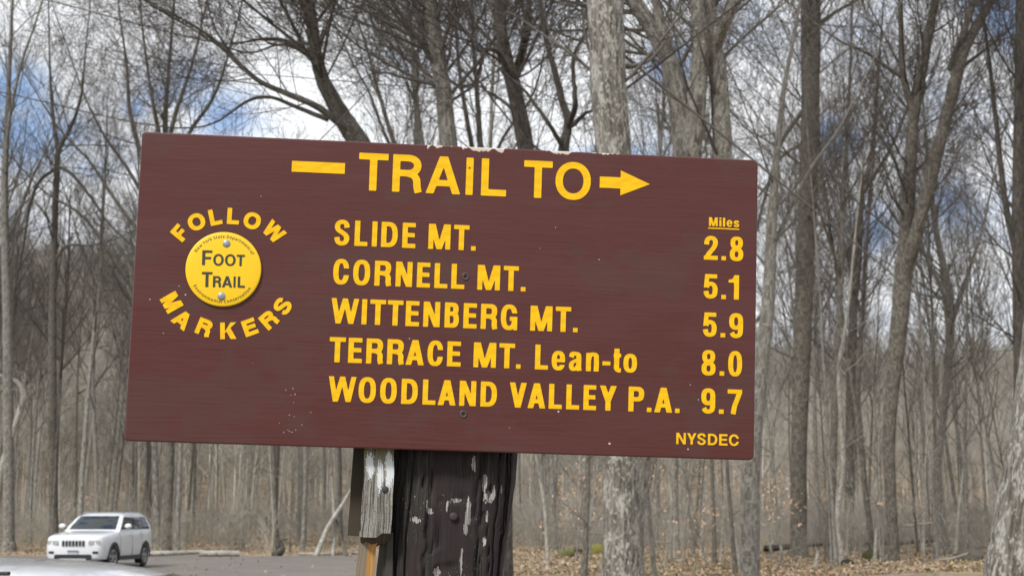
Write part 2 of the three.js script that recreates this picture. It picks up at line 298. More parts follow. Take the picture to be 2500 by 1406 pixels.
// ---------------------------------------------------------------- the nearer trees, one by one
const NEAR = [
  { seed: 1, depth: 14, bark: 'lichen', label: 'thick lichen-spotted trunk rising straight behind the middle of the sign', from: 0.62, dense: 0.5, reach: 2.6,
    stems: [[[1476, -40, 90], [1482, 100, 89], [1488, 250, 87], [1499, 380, 84], [1510, 800, 84], [1517, 1130, 87], [1519, 1300, 91], [1516, 1406, 98]],
      [[1640, 60, 5], [1615, 120, 7], [1575, 155, 9], [1525, 163, 12]], [[1447, 60, 8], [1425, 30, 5], [1440, 120, 8], [1475, 200, 10]]] },
  { seed: 2, depth: 17, bark: 'grey', label: 'trunk splitting into several heavy stems above the arrow on the sign', from: 0.55, dense: 0.9, reach: 2.2, deep: 0.8,
    stems: [[[1520, -40, 32], [1560, 20, 38], [1605, 90, 42], [1640, 170, 46], [1660, 260, 56], [1676, 380, 66], [1672, 600, 80], [1600, 900, 84], [1530, 1250, 88]],
      [[1590, -40, 20], [1606, 30, 24], [1618, 90, 28], [1640, 170, 32]], [[1693, -40, 32], [1704, 60, 36], [1710, 110, 40], [1700, 220, 46], [1692, 330, 48], [1676, 460, 52]],
      [[1722, -40, 36], [1733, 60, 42], [1746, 130, 44], [1758, 230, 45], [1764, 380, 48], [1740, 560, 50], [1672, 640, 56]], [[1800, -40, 18], [1790, 5, 22], [1770, 60, 25], [1748, 120, 28]]] },
  { seed: 3, depth: 52, bark: 'brown', label: 'tall straight trunk standing clear beside the right edge of the sign', from: 0.5, dense: 1.0, reach: 4.6,
    stems: [[[1980, -40, 48], [1980, 100, 48], [1979, 300, 44], [1972, 500, 44], [1965, 700, 45], [1958, 900, 42], [1952, 1100, 38], [1950, 1345, 42]],
      [[2120, -20, 5], [2050, 20, 8], [2015, 45, 12], [1990, 70, 14]], [[1850, 560, 6], [1880, 450, 8], [1920, 330, 9], [1962, 270, 12]], [[1860, 470, 5], [1905, 390, 7], [1960, 350, 10]]] },
  { seed: 4, depth: 46, bark: 'brown', label: 'forked tree whose two long stems spread in a V, far from the sign', from: 0.45, dense: 1.1, reach: 4.0,
    stems: [[[2292, -40, 18], [2270, 80, 21], [2246, 220, 24], [2232, 290, 27], [2224, 400, 31], [2216, 540, 36], [2208, 660, 44], [2194, 820, 42], [2180, 950, 34], [2172, 1080, 30], [2176, 1220, 27], [2184, 1372, 30]],
      [[2199, -40, 11], [2202, 100, 14], [2206, 180, 16], [2226, 260, 20], [2231, 300, 22]], [[2440, -40, 18], [2398, 35, 21], [2346, 130, 26], [2322, 210, 30], [2292, 330, 30], [2256, 470, 31], [2228, 580, 33], [2208, 680, 36]],
      [[2380, -30, 12], [2352, 60, 15], [2335, 110, 18], [2322, 170, 20]], [[2060, 105, 5], [2110, 125, 7], [2160, 160, 9], [2206, 190, 11]], [[2480, 60, 5], [2420, 110, 7], [2350, 165, 10]]] },
  { seed: 5, depth: 40, bark: 'dark', label: 'dark upright trunk running up the far right edge of the view', from: 0.35, dense: 1.3, reach: 3.6,
    stems: [[[2494, -40, 24], [2491, 250, 27], [2488, 500, 30], [2490, 700, 32], [2494, 900, 34], [2500, 1350, 40]], [[2405, -20, 7], [2425, 120, 9], [2446, 300, 12], [2466, 480, 16], [2488, 640, 18]]] },
  { seed: 6, depth: 11, bark: 'lichen', label: 'broad pale tree base with flaring roots in the lower right corner', from: 0.8, dense: 0.3, reach: 2.0,
    stems: [[[2565, 100, 60], [2556, 500, 74], [2545, 800, 84], [2525, 1000, 96], [2508, 1150, 112], [2494, 1280, 135], [2484, 1406, 160]]] },
  { seed: 7, depth: 20, bark: 'brown', label: 'trunk leaning steeply to the left above the dash on the sign', from: 0.55, dense: 2.2, reach: 3.4, opt: { rise: 0.05 },
    stems: [[[742, -30, 23], [756, 30, 26], [770, 130, 31], [785, 190, 34], [815, 250, 40], [850, 310, 48], [885, 365, 52], [965, 700, 56], [1040, 1120, 60]],
      [[330, -10, 3], [400, 35, 5], [470, 72, 7], [530, 112, 9], [588, 168, 11], [640, 213, 12], [700, 240, 14], [790, 280, 17], [868, 340, 20]],
      [[420, 310, 4], [520, 298, 5], [565, 268, 7], [610, 240, 8], [660, 235, 9], [730, 262, 11], [800, 292, 13]],
      [[540, 96, 4], [590, 92, 6], [640, 84, 8], [700, 92, 10], [778, 160, 13]], [[600, 40, 4], [650, 78, 6], [700, 72, 7], [768, 108, 9]], [[560, 130, 4], [620, 145, 5], [700, 125, 6], [776, 150, 8]], [[500, -20, 4], [520, 60, 5], [590, 168, 8]]] },
  { seed: 8, depth: 19, bark: 'grey', label: 'mottled upright trunk behind the letters at the start of the sign heading', from: 0.5, dense: 2.1, reach: 2.9,
    stems: [[[1046, -40, 34], [1056, 60, 38], [1070, 150, 40], [1082, 220, 41], [1090, 300, 42], [1097, 370, 44], [1106, 700, 48], [1112, 1120, 52]],
      [[900, -30, 6], [945, 45, 9], [1000, 105, 11], [1040, 160, 13], [1072, 220, 15]], [[905, 240, 3], [930, 200, 5], [985, 210, 7], [1076, 212, 8]], [[1180, 120, 4], [1165, 180, 5], [1125, 196, 6], [1090, 190, 7]]] },
  { seed: 9, depth: 18, bark: 'dark', label: 'dark forked trunk above the gap between the two heading words', from: 0.5, dense: 1.4, reach: 2.5,
    stems: [[[1216, -40, 23], [1223, 60, 26], [1233, 130, 31], [1247, 185, 36], [1264, 260, 38], [1284, 370, 41], [1292, 700, 44], [1230, 1120, 48]],
      [[1294, -40, 13], [1291, 40, 16], [1276, 110, 19], [1252, 172, 23], [1249, 200, 25]], [[1105, 120, 4], [1150, 135, 6], [1172, 156, 8], [1208, 154, 10], [1246, 180, 13]], [[1120, 200, 3], [1150, 192, 5], [1174, 158, 7]], [[1180, 205, 5], [1215, 225, 8], [1268, 280, 11]]] },
  { seed: 10, depth: 16, bark: 'dark', label: 'slim dark tree branching like a wishbone beside the thick lichen trunk', from: 0.6, dense: 1.5, reach: 2.0,
    stems: [[[1314, -40, 9], [1330, 70, 12], [1345, 140, 14], [1372, 240, 17], [1386, 300, 20], [1376, 365, 28], [1340, 700, 32], [1225, 1120, 36]],
      [[1446, 60, 5], [1425, 110, 7], [1398, 165, 9], [1398, 240, 11], [1400, 285, 14], [1388, 312, 16]], [[1460, 245, 7], [1432, 256, 9], [1408, 280, 12], [1392, 306, 14]], [[1215, 180, 4], [1270, 225, 7], [1310, 275, 9], [1345, 325, 11], [1374, 360, 13]], [[1270, 300, 5], [1320, 345, 8], [1368, 385, 11]]] },
  { seed: 11, depth: 28, bark: 'grey', label: 'grey trunk curving up close along the right edge of the sign', from: 0.5, dense: 1.2, reach: 3.6,
    stems: [[[1945, 60, 7], [1915, 220, 12], [1894, 420, 20], [1884, 580, 28], [1876, 740, 33], [1856, 930, 36], [1836, 1120, 44], [1832, 1406, 50]], [[2060, 300, 5], [1990, 400, 8], [1940, 500, 10], [1890, 600, 14]], [[1800, 700, 6], [1835, 782, 8], [1862, 770, 10], [1876, 730, 12]]] },
  { seed: 12, depth: 67, bark: 'brown', label: 'slim dark tree forking high up, second from the left edge', from: 0.35, dense: 1.0, reach: 5.5, opt: { kids: [0, 8, 6, 4], ref: [0, 6, 2.6, 1.2], tip: 0.0035 },
    stems: [[[205, 150, 4], [195, 240, 7], [168, 318, 9], [142, 366, 13], [137, 430, 14], [132, 560, 16], [127, 760, 19], [127, 980, 20], [130, 1330, 24]], [[116, 120, 4], [120, 220, 7], [126, 290, 9], [140, 366, 12]], [[60, 620, 5], [76, 520, 8], [100, 450, 8], [136, 410, 9]], [[280, 560, 5], [230, 490, 7], [180, 430, 8], [136, 405, 9]], [[230, 600, 4], [165, 602, 7], [128, 640, 9]]] },
  { seed: 13, depth: 66, bark: 'grey', label: 'grey tree with upswept limbs standing at the left edge', from: 0.35, dense: 1.1, reach: 5.0, opt: { kids: [0, 8, 6, 4], ref: [0, 6, 2.6, 1.2], tip: 0.0035 },
    stems: [[[30, -30, 6], [22, 150, 10], [14, 330, 14], [9, 450, 18], [11, 600, 21], [17, 800, 24], [20, 1330, 30]], [[95, 60, 5], [60, 160, 7], [30, 300, 9], [12, 420, 12]], [[120, 330, 4], [70, 430, 6], [30, 540, 9], [12, 610, 11]]] },
  { seed: 14, depth: 66, bark: 'brown', label: 'tree with a fan of long limbs behind the upper left corner of the sign', from: 0.55, dense: 1.3, reach: 4.2, opt: { kids: [0, 8, 6, 4], ref: [0, 5, 2.2, 1.0], tip: 0.0032 },
    stems: [[[420, 60, 6], [408, 200, 10], [402, 300, 13], [405, 420, 17], [410, 700, 19], [415, 1060, 21]], [[290, 20, 4], [310, 170, 7], [318, 280, 10], [355, 400, 13], [404, 480, 16]], [[150, 320, 4], [220, 395, 6], [270, 470, 8], [335, 560, 10], [408, 640, 13]],
      [[110, 470, 4], [190, 520, 6], [250, 590, 9], [320, 700, 11], [410, 800, 13]], [[500, 60, 5], [470, 180, 8], [430, 300, 11], [404, 400, 14]], [[560, 110, 5], [520, 230, 8], [460, 320, 10], [405, 430, 13]], [[350, 40, 4], [365, 170, 7], [385, 290, 10], [404, 410, 13]], [[200, 230, 4], [250, 330, 6], [300, 400, 8], [360, 500, 10], [406, 560, 12]]] },
  { seed: 15, depth: 24, bark: 'grey', label: 'pale slanting trunk rising behind the letters of the first heading word', from: 0.5, dense: 2.4, reach: 3.6,
    stems: [[[985, -40, 8], [1005, 80, 11], [1012, 200, 14], [1020, 300, 17], [1030, 380, 20], [1060, 700, 24], [1100, 1120, 28]], [[870, 40, 5], [905, 150, 7], [935, 260, 9], [965, 360, 12], [1040, 560, 15]], [[860, 160, 4], [905, 240, 6], [945, 345, 8], [1010, 460, 12]]] },
  { seed: 16, depth: 25, bark: 'brown', label: 'thin double-stemmed tree between the mottled trunk and the dark forked one', from: 0.5, dense: 2.4, reach: 3.4,
    stems: [[[1150, -40, 7], [1155, 100, 9], [1165, 230, 12], [1172, 360, 15], [1180, 700, 20], [1180, 1120, 26]], [[1110, -20, 6], [1120, 150, 8], [1140, 300, 11], [1172, 460, 13]], [[1330, 120, 4], [1300, 230, 6], [1230, 330, 8], [1176, 460, 11]]] },
  { seed: 17, depth: 60, bark: 'brown', label: 'dark slender tree with a side fork between the tall straight trunk and the V-shaped tree', from: 0.35, dense: 1.2, reach: 4.8, opt: { tip: 0.0032, ref: [0, 5, 2.2, 1.0] },
    stems: [[[2140, 260, 7], [2125, 400, 11], [2104, 480, 15], [2098, 620, 17], [2085, 760, 19], [2078, 950, 22], [2075, 1340, 26]], [[2185, 330, 6], [2150, 400, 8], [2108, 470, 11]], [[2040, 700, 6], [2060, 640, 8], [2100, 520, 10]]] },
  { seed: 18, depth: 56, bark: 'grey', label: 'bent dark tree with a crooked elbow branch inside the V-shaped pair', from: 0.35, dense: 1.3, reach: 4.6, opt: { tip: 0.0032, ref: [0, 5, 2.2, 1.0] },
    stems: [[[2262, 330, 7], [2275, 470, 11], [2290, 580, 15], [2312, 680, 19], [2322, 770, 22], [2318, 880, 21], [2302, 1040, 19], [2290, 1150, 21], [2296, 1240, 24], [2300, 1322, 34]], [[2405, 560, 6], [2380, 640, 9], [2352, 720, 12], [2322, 800, 15]], [[2230, 560, 6], [2262, 640, 9], [2300, 720, 12], [2322, 780, 14]]] },
];
for (const o of NEAR) tracedTree(o);

// pale saplings with their feet in view
const SAP = [
  { seed: 31, depth: 47, bark: 'pale', name: 'birch_sapling', label: 'crooked white birch sapling with a blackened foot', from: 0.4, dense: 0.7, reach: 1.5, stems: [[[2068, 780, 7], [2050, 900, 11], [2056, 1040, 13], [2060, 1150, 13], [2046, 1255, 13], [2052, 1320, 13], [2057, 1372, 14]]] },
  { seed: 33, depth: 47, bark: 'pale', name: 'sapling', label: 'short broken pale stem just right of the white birch, mossy at its foot', from: 0.9, dense: 0.2, reach: 0.5, stems: [[[2142, 1290, 7], [2139, 1330, 9], [2137, 1376, 10]]], tall: 0 },
  { seed: 34, depth: 45, bark: 'pale', name: 'sapling', label: 'thin white sapling bending up beside the right side of the sign post', from: 0.4, dense: 0.8, reach: 1.3, stems: [[[1304, 1040, 6], [1312, 1130, 8], [1326, 1210, 9], [1334, 1290, 10], [1338, 1400, 11]]] },
  { seed: 35, depth: 43, bark: 'pale', name: 'sapling', label: 'white stub of a dead stem at the lower edge, left of the white birch', from: 0.9, dense: 0.2, reach: 0.4, stems: [[[1998, 1345, 7], [1994, 1375, 8], [1992, 1402, 9]]], tall: 0 },
  { seed: 36, depth: 50, bark: 'grey', name: 'sapling', label: 'grey sapling with a flared foot at the bent dark tree', from: 0.4, dense: 0.8, reach: 1.6, stems: [[[2362, 880, 6], [2358, 1080, 9], [2360, 1220, 10], [2362, 1350, 11]]] },
  { seed: 37, depth: 44, bark: 'pale', name: 'sapling', label: 'leaning whitish sapling by the grey trunk at the sign corner', from: 0.5, dense: 0.8, reach: 1.2, stems: [[[1786, 1190, 5], [1790, 1270, 7], [1800, 1330, 8], [1808, 1404, 9]]] },
  { seed: 38, depth: 66, bark: 'pale', name: 'sapling', label: 'bent pale sapling arching over at the left edge', from: 0.5, dense: 0.6, reach: 1.5, stems: [[[-10, 915, 6], [20, 922, 8], [44, 936, 11], [56, 962, 14], [48, 1000, 16], [28, 1060, 16], [4, 1140, 17], [-25, 1340, 20]]], tall: 0 },
];
for (const o of SAP) tracedTree({ group: null, opt: { tip: 0.0032, ref: [0, 2.4, 1.2, 0.7] }, ...o });

// ---------------------------------------------------------------- the wood behind: single trees, far ones as one mass
const KINDS = [
  forestTree(101, { H: 21, r: 0.15, lean: 0.12, from: 0.38, branches: 21, opt: {} }),
  forestTree(102, { H: 18, r: 0.11, lean: 0.18, from: 0.35, branches: 19, opt: {} }),
  forestTree(103, { H: 23, r: 0.19, lean: 0.08, from: 0.42, branches: 23, opt: {} }),
  forestTree(104, { H: 16, r: 0.085, lean: 0.22, from: 0.32, branches: 18, opt: {}, long: 0.9 }),
  forestTree(105, { H: 20, r: 0.13, lean: 0.14, from: 0.45, branches: 20, open: 1.25, opt: { wiggle: 0.32 } }),
  forestTree(106, { H: 14, r: 0.07, lean: 0.25, from: 0.30, branches: 17, open: 0.8, opt: { rise: 0.11 } }),
];
const SAPS = [
  forestTree(201, { H: 7.5, r: 0.035, lean: 0.25, from: 0.25, branches: 13, stubs: 1, opt: { levels: 3, kids: [0, 6, 4, 0] }, open: 1.2 }),
  forestTree(202, { H: 5.2, r: 0.026, lean: 0.35, from: 0.2, branches: 12, stubs: 1, opt: { levels: 3, kids: [0, 6, 4, 0] }, open: 1.3 }),
  forestTree(203, { H: 10, r: 0.05, lean: 0.2, from: 0.3, branches: 15, stubs: 2, opt: { levels: 3, kids: [0, 7, 5, 0] }, open: 1.0 }),
];
const spots = [], sapSpots = [];
function freeSpot(x, z, gap) { for (const s of spots) if ((s[0] - x) ** 2 + (s[1] - z) ** 2 < gap * gap) return false; return true; }
const HALF = PW / 2 / FOCAL * 1.14;
{
  const R = rngOf(777);
  const put = (proto, key, name, x, z, s) => {
    const g = treeThing(proto, key); g.position.set(x, terrain(x, z), z); g.rotation.y = R() * 6.283; const thin = name === 'forest_tree' ? 0.62 + 0.38 * R() : 0.95; g.scale.set(s * thin, s, s * thin); g.rotation.x = (R() - 0.5) * 0.09; g.rotation.z = (R() - 0.5) * 0.12;
    const px = PW / 2 + x / -z * FOCAL, zone = px < 420 ? 'behind the white off-road car' : px < 960 ? 'behind the logs at the lot edge' : px < 1580 ? 'near the post and the thick lichen trunk' : px < 2010 ? 'behind the sign end with the mileages' : 'around the V-shaped and bent trees';
    add(g, name, (name === 'forest_tree' ? 'bare slender tree among many alike ' : 'thin bare sapling among many alike ') + zone, 'tree', (name === 'forest_tree' ? 'bare trees ' : 'bare saplings ') + zone);
  };
  for (let k = 0; k < 10; k++) {                               // the first rank, their feet hidden by the sign or at the lower edge
    const px = [1150, 1420, 1600, 1790, 2030, 2120, 2270, 2400, 2450, 1010][k], d = [33, 38, 30, 41, 46, 52, 49, 46, 54, 36][k], x = (px - PW / 2) / FOCAL * d; spots.push([x, -d]);
    put(KINDS[[1, 3, 5, 3, 5, 1, 3, 5, 5, 3][k]], ['grey', 'brown'][k % 2], 'forest_tree', x, -d, 0.9 + 0.25 * R());
  }
  let n = 0;
  for (let k = 0; k < 4000 && n < 122; k++) {
    const d = 46 + 72 * Math.pow(R(), 0.85), x = (R() * 2 - 1) * HALF * d, z = -d;
    if (inLot(x, z - 1.5) || (x < 2 && d < 64.5) || !freeSpot(x, z, 2.1)) continue;
    if (R() < (x > 2 ? 0.55 : 0.35)) continue;
    spots.push([x, z]); n++;
    const key = ['grey', 'brown', 'grey', 'brown', 'lichen'][Math.floor(R() * 5)];
    put(KINDS[Math.floor(R() * KINDS.length)], key, 'forest_tree', x, z, 0.82 + 0.36 * R());
  }
  n = 0;
  for (let k = 0; k < 4000 && n < 150; k++) {
    const d = 44 + 60 * Math.pow(R(), 1.2), x = (R() * 2 - 1) * HALF * d, z = -d;
    if (inLot(x, z - 1.0) || (x < 1.5 && d < 64.2) || !freeSpot(x, z, 0.8)) continue;
    spots.push([x, z]); n++; sapSpots.push([x, z]);
    put(SAPS[Math.floor(R() * 3)], ['grey', 'pale', 'pale', 'grey'][Math.floor(R() * 4)], 'woodland_sapling', x, z, 0.7 + 0.6 * R());
  }
}
{
  // the hillside: a far wood that reads as one mass
  const R = rngOf(4242), far = [0, 1, 2].map((v) => { const f = forestTree(301 + v, { H: 17 + 2 * v, r: 0.16, lean: 0.15, from: 0.30, branches: 16, stubs: 0, opt: { levels: 3, kids: [0, 8, 6, 0], tip: 0.012, ref: [0, 4, 2, 1] } }); return mergeGeometries([f.trunk, f.crown]); });
    const M = new THREE.Matrix4(), Q = new THREE.Quaternion(), cnt = 2900, mat = std({ color: lin(0.35, 0.338, 0.295), roughness: 1 });
  const grp = far.map((g) => { const im = new THREE.InstancedMesh(g, mat, cnt); im.castShadow = im.receiveShadow = true; return im; });
  grp.forEach((im, v) => {
    const c = new THREE.Color();
    for (let k = 0; k < cnt; k++) {
      const side = R() * 2 - 1, d0 = side < 0.1 ? 125 : 175, d = d0 + (520 - d0) * Math.pow(R(), 0.8), x = side * HALF * 1.45 * d, z = -d, s = (0.75 + 0.5 * R()) * (side > 0.1 && d < 300 ? 0.62 : d < 230 ? 0.72 : 1);
      M.compose(V(x, terrain(x, z) - 0.3, z), Q.setFromAxisAngle(UPV, R() * 6.28), V(s, s * (0.9 + 0.3 * R()), s)); im.setMatrixAt(k, M);
      const t = 0.75 + 0.55 * R(), w = R(); im.setColorAt(k, c.setRGB(t * (1 + 0.10 * w), t, t * (1 - 0.06 * w)));
    }
    add(im, 'hillside_wood', ['far bare wood covering the rising hillside', 'far bare wood covering the hill, taller trunks', 'far bare wood covering the hill, tallest trunks'][v], 'wood', null, 'stuff');
  });
  // brush, standing dead leaves and leaf litter
  const brush = (seed, stems, h, spread, tip) => { const Rb = rngOf(seed), t = new Tubes(), nd = V(0, 0, 0); for (let k = 0; k < stems; k++) { offDir(UPV, 0.1 + spread * Rb(), Rb() * 6.28, nd); limb(t, Rb, V((Rb() - 0.5) * 0.7, -0.05, (Rb() - 0.5) * 0.7), nd, h * (0.5 + 0.7 * Rb()), 0.011, 2, { ...OPT, levels: 4, kids: [0, 0, 5, 3], ref: [0, 1, 1, 0.5], tip, wiggle: 0.35, rise: 0.06 }); } return t.build(); };
  const bm = std({ color: lin(0.34, 0.312, 0.265), roughness: 1 }), bushes = [brush(11, 9, 1.5, 0.5, 0.005), brush(12, 7, 2.2, 0.4, 0.005)];
  bushes.forEach((g, v) => {
    const N = 800, im = new THREE.InstancedMesh(g, bm, N), c = new THREE.Color(); im.castShadow = im.receiveShadow = true;
    let k = 0;
    while (k < N) {
      const d = 50 + 100 * Math.pow(R(), 0.9), x = (R() * 2 - 1) * HALF * d, z = -d;
      if (inLot(x, z - 1.2) || (x < 1.5 && d < 64.2)) continue;
      if (x < 0 && R() < 0.5) continue;
      if (d < 66 && R() < 0.75) continue;
      const s = 0.45 + 0.75 * R(); M.compose(V(x, terrain(x, z), z), Q.setFromAxisAngle(UPV, R() * 6.28), V(s, s, s)); im.setMatrixAt(k, M);
      const t = 0.7 + 0.6 * R(); im.setColorAt(k, c.setRGB(t, t * (0.96 + 0.06 * R()), t * (0.92 + 0.12 * R()))); k++;
    }
    add(im, 'undergrowth', v ? 'taller tangled grey-brown brush between the trees' : 'low tangled grey-brown brush between the trees', 'undergrowth', null, 'stuff');
  });
  const leaf = new THREE.BufferGeometry();
  leaf.setAttribute('position', new THREE.Float32BufferAttribute([-0.5, 0, 0, 0, 0.10, -0.28, 0.5, 0.02, 0, 0, 0.12, 0.28, 0, -0.04, 0], 3)); leaf.setAttribute('uv', new THREE.Float32BufferAttribute([0, 0, 0, 1, 1, 1, 1, 0, 0.5, 0.5], 2)); leaf.setIndex([0, 4, 1, 1, 4, 2, 2, 4, 3, 3, 4, 0]); leaf.computeVertexNormals();
  const lm = std({ color: 0xffffff, roughness: 1, side: THREE.DoubleSide }), E3 = new THREE.Euler();
  {
    const N = 38000, im = new THREE.InstancedMesh(leaf, lm, N), c = new THREE.Color(); im.castShadow = im.receiveShadow = true;
    for (let k = 0; k < N;) {
      const d = 40 + 55 * Math.pow(R(), 1.3), x = (R() * 2 - 1) * HALF * d, z = -d;
      if (inLot(x, z + 0.2) && R() > 0.012) continue;
      const s = 0.065 + 0.08 * R(); M.compose(V(x, terrain(x, z) + 0.025 + 0.05 * R(), z), Q.setFromEuler(E3.set((R() - 0.5) * 1.6, R() * 6.28, (R() - 0.5) * 1.6)), V(s, s, s)); im.setMatrixAt(k, M);
      const t = 0.40 + 0.80 * R(), w = R(); im.setColorAt(k, w < 0.12 ? c.setRGB(0.22 * t, 0.22 * t, 0.065 * t) : c.setRGB(0.42 * t, lerp(0.27, 0.335, w) * t, lerp(0.155, 0.235, w) * t)); k++;
    }
    add(im, 'leaf_litter', 'dry brown leaves strewn over the woodland floor', 'leaf litter', null, 'stuff');
  }
  {
    const N = 3000, im = new THREE.InstancedMesh(leaf, lm, N), c = new THREE.Color(), tufts = []; im.castShadow = im.receiveShadow = true;
    for (let k = 0; k < 110; k++) { const q = sapSpots[Math.floor(R() * sapSpots.length)]; if (q[0] < 0 && R() < 0.6) continue; tufts.push([q[0], q[1], 1.0 + 2.6 * R(), 0.4 + 0.9 * R()]); }
    for (let k = 0; k < N; k++) {
      const [tx, tz, th, tr] = tufts[Math.floor(R() * tufts.length)], a = R() * 6.28, r = tr * Math.sqrt(R()), x = tx + Math.cos(a) * r, z = tz + Math.sin(a) * r, s = 0.07 + 0.06 * R();
      M.compose(V(x, terrain(x, z) + th + (R() - 0.5) * 0.7 - r * 0.15, z), Q.setFromEuler(E3.set((R() - 0.5) * 2.4, R() * 6.28, (R() - 0.5) * 2.4)), V(s, s, s)); im.setMatrixAt(k, M);
      const t = 0.75 + 0.6 * R(); im.setColorAt(k, c.setRGB(0.55 * t, 0.37 * t, 0.24 * t));
    }
    add(im, 'withered_leaves', 'withered pale orange leaves still hanging on the brush', 'dead leaves', null, 'stuff');
  }
}

// ---------------------------------------------------------------- logs, poles, stump, mossy stones
function onGround(px, d) { const x = (px - PW / 2) / FOCAL * d; return V(x, terrain(x, -d), -d); }
function rod(name, pts, rads, barkKey, label, category, endMat) {
  const t = new Tubes(), c = new THREE.CatmullRomCurve3(pts), N = 18, P = [], Rr = [];
  for (let k = 0; k <= N; k++) { P.push(c.getPoint(k / N)); const f = k / N * (rads.length - 1), i = Math.min(rads.length - 2, Math.floor(f)); Rr.push(lerp(rads[i], rads[i + 1], f - i)); }
  P.push(P[N].clone()); Rr.push(0.001); P.unshift(P[0].clone()); Rr.unshift(0.001);
  t.tube(P, Rr, 10);
  const b = P[0].clone(), g = t.build().translate(-b.x, -b.y, -b.z), m = mesh(name, g, BARK[barkKey]);
  m.position.copy(b);
  return add(m, name, label, category);
}
const woodPale = BARK.pale;
{
  const p = (px, d, h) => onGround(px, d).add(V(0, h, 0));
  rod('log', [p(366, 62.4, 0.12), p(430, 62.6, 0.14), p(505, 63.4, 0.16)], [0.11, 0.10, 0.09], 'pale', 'long pale log along the lot edge beside the white off-roader', 'log');
  rod('log', [p(497, 61.8, 0.13), p(545, 62.0, 0.14), p(594, 62.2, 0.13)], [0.13, 0.12, 0.12], 'pale', 'shorter pale log lying at the end of the long one', 'log');
  rod('log', [p(735, 63.6, 0.06), p(790, 63.7, 0.06), p(880, 64.2, 0.07)], [0.05, 0.06, 0.05], 'pale', 'thin pale log at the lot edge under the crossed poles', 'log');
  rod('leaning_pole', [p(778, 63, 0.0), p(808, 63.2, 1.25), p(845, 63.5, 2.3), p(864, 63.6, 2.9)], [0.12, 0.10, 0.07, 0.03], 'pale', 'pale slanting pole of the crossed pair by the lot edge', 'pole');
  rod('leaning_pole', [p(819, 63.4, 0.0), p(821, 63.5, 1.1), p(818, 63.4, 2.1), p(812, 63.3, 3.3)], [0.09, 0.075, 0.06, 0.02], 'pale', 'upright pale pole of the crossed pair by the lot edge', 'pole');
  rod('leaning_pole', [p(853, 63.2, 0.0), p(838, 63.4, 0.7), p(826, 63.5, 1.5)], [0.07, 0.06, 0.04], 'brown', 'short brown prop leaning on the crossed pale poles', 'pole');
  rod('stump_root', [p(676, 63, 0.03), p(690, 62.9, 0.14), p(697, 63, 0.35), p(690, 63, 0.62), p(708, 63, 0.70)], [0.16, 0.17, 0.12, 0.07, 0.04], 'dark', 'dark upturned root at the lot edge between log and crossed poles', 'root');
  rod('fallen_trunk', [p(2062, 66, 0.3), p(2110, 66, 0.28), p(2180, 67, 0.22), p(2275, 68, 0.3)], [0.16, 0.15, 0.12, 0.09], 'brown', 'fallen brown trunk lying behind the white birch', 'fallen trunk');
  rod('fallen_trunk', [p(1860, 58, 0.2), p(1935, 59, 0.25), p(2010, 60, 0.35)], [0.13, 0.11, 0.07], 'dark', 'fallen dark trunk left of the white birch foot', 'fallen trunk');
  rod('fallen_trunk', [p(1400, 60, 0.2), p(1460, 60, 0.22), p(1530, 61, 0.3)], [0.12, 0.11, 0.09], 'brown', 'fallen brown trunk behind the thick lichen trunk', 'fallen trunk');
  rod('fallen_trunk', [p(2200, 62, 1.0), p(2290, 62, 1.15), p(2370, 62.5, 1.2), p(2400, 63, 1.4)], [0.06, 0.06, 0.05, 0.03], 'pale', 'thin pale trunk caught across the bent dark tree', 'fallen trunk');
  rod('fallen_trunk', [p(2270, 49, 0.05), p(2305, 48, 0.12), p(2350, 47, 0.35)], [0.05, 0.05, 0.03], 'pale', 'pale broken branch on the ground below the bent dark tree', 'branch');
  const stone = (px, d, s, label, col, seed) => {
    const g = new THREE.IcosahedronGeometry(s, 3), q = g.attributes.position; for (let k = 0; k < q.count; k++) { const v = V(q.getX(k), q.getY(k), q.getZ(k)), f = 0.72 + 0.55 * fbm3(v.x / s + seed, v.y / s, v.z / s, 3, 6); q.setXYZ(k, v.x * f * 1.25, v.y * f * 0.75, v.z * f); }
    g.computeVertexNormals(); const m = mesh('mossy_stone', g, std({ color: col, roughness: 1, bumpMap: groundTex, bumpScale: 0.02 })); m.position.copy(onGround(px, d)).add(V(0, s * 0.3, 0)); add(m, 'mossy_stone', label, 'stone');
  };
  stone(1456, 60, 0.34, 'yellow-green mossy stone just left of the thick lichen trunk', lin(0.17, 0.16, 0.035), 1);
  stone(1412, 61, 0.30, 'low mossy stone further left of the thick lichen trunk', lin(0.15, 0.145, 0.05), 2);
  stone(2118, 52, 0.30, 'dark green mossy stone beside the short broken stem', lin(0.075, 0.085, 0.03), 3);
  stone(2352, 50, 0.36, 'grey-brown stone near the broad pale tree base', lin(0.10, 0.092, 0.075), 4);
  stone(2057, 46.4, 0.15, 'black charred lump at the white birch foot', lin(0.022, 0.02, 0.018), 5);
  stone(1380, 57, 0.25, 'greenish stone beside the thin white sapling', lin(0.11, 0.115, 0.04), 6);
}

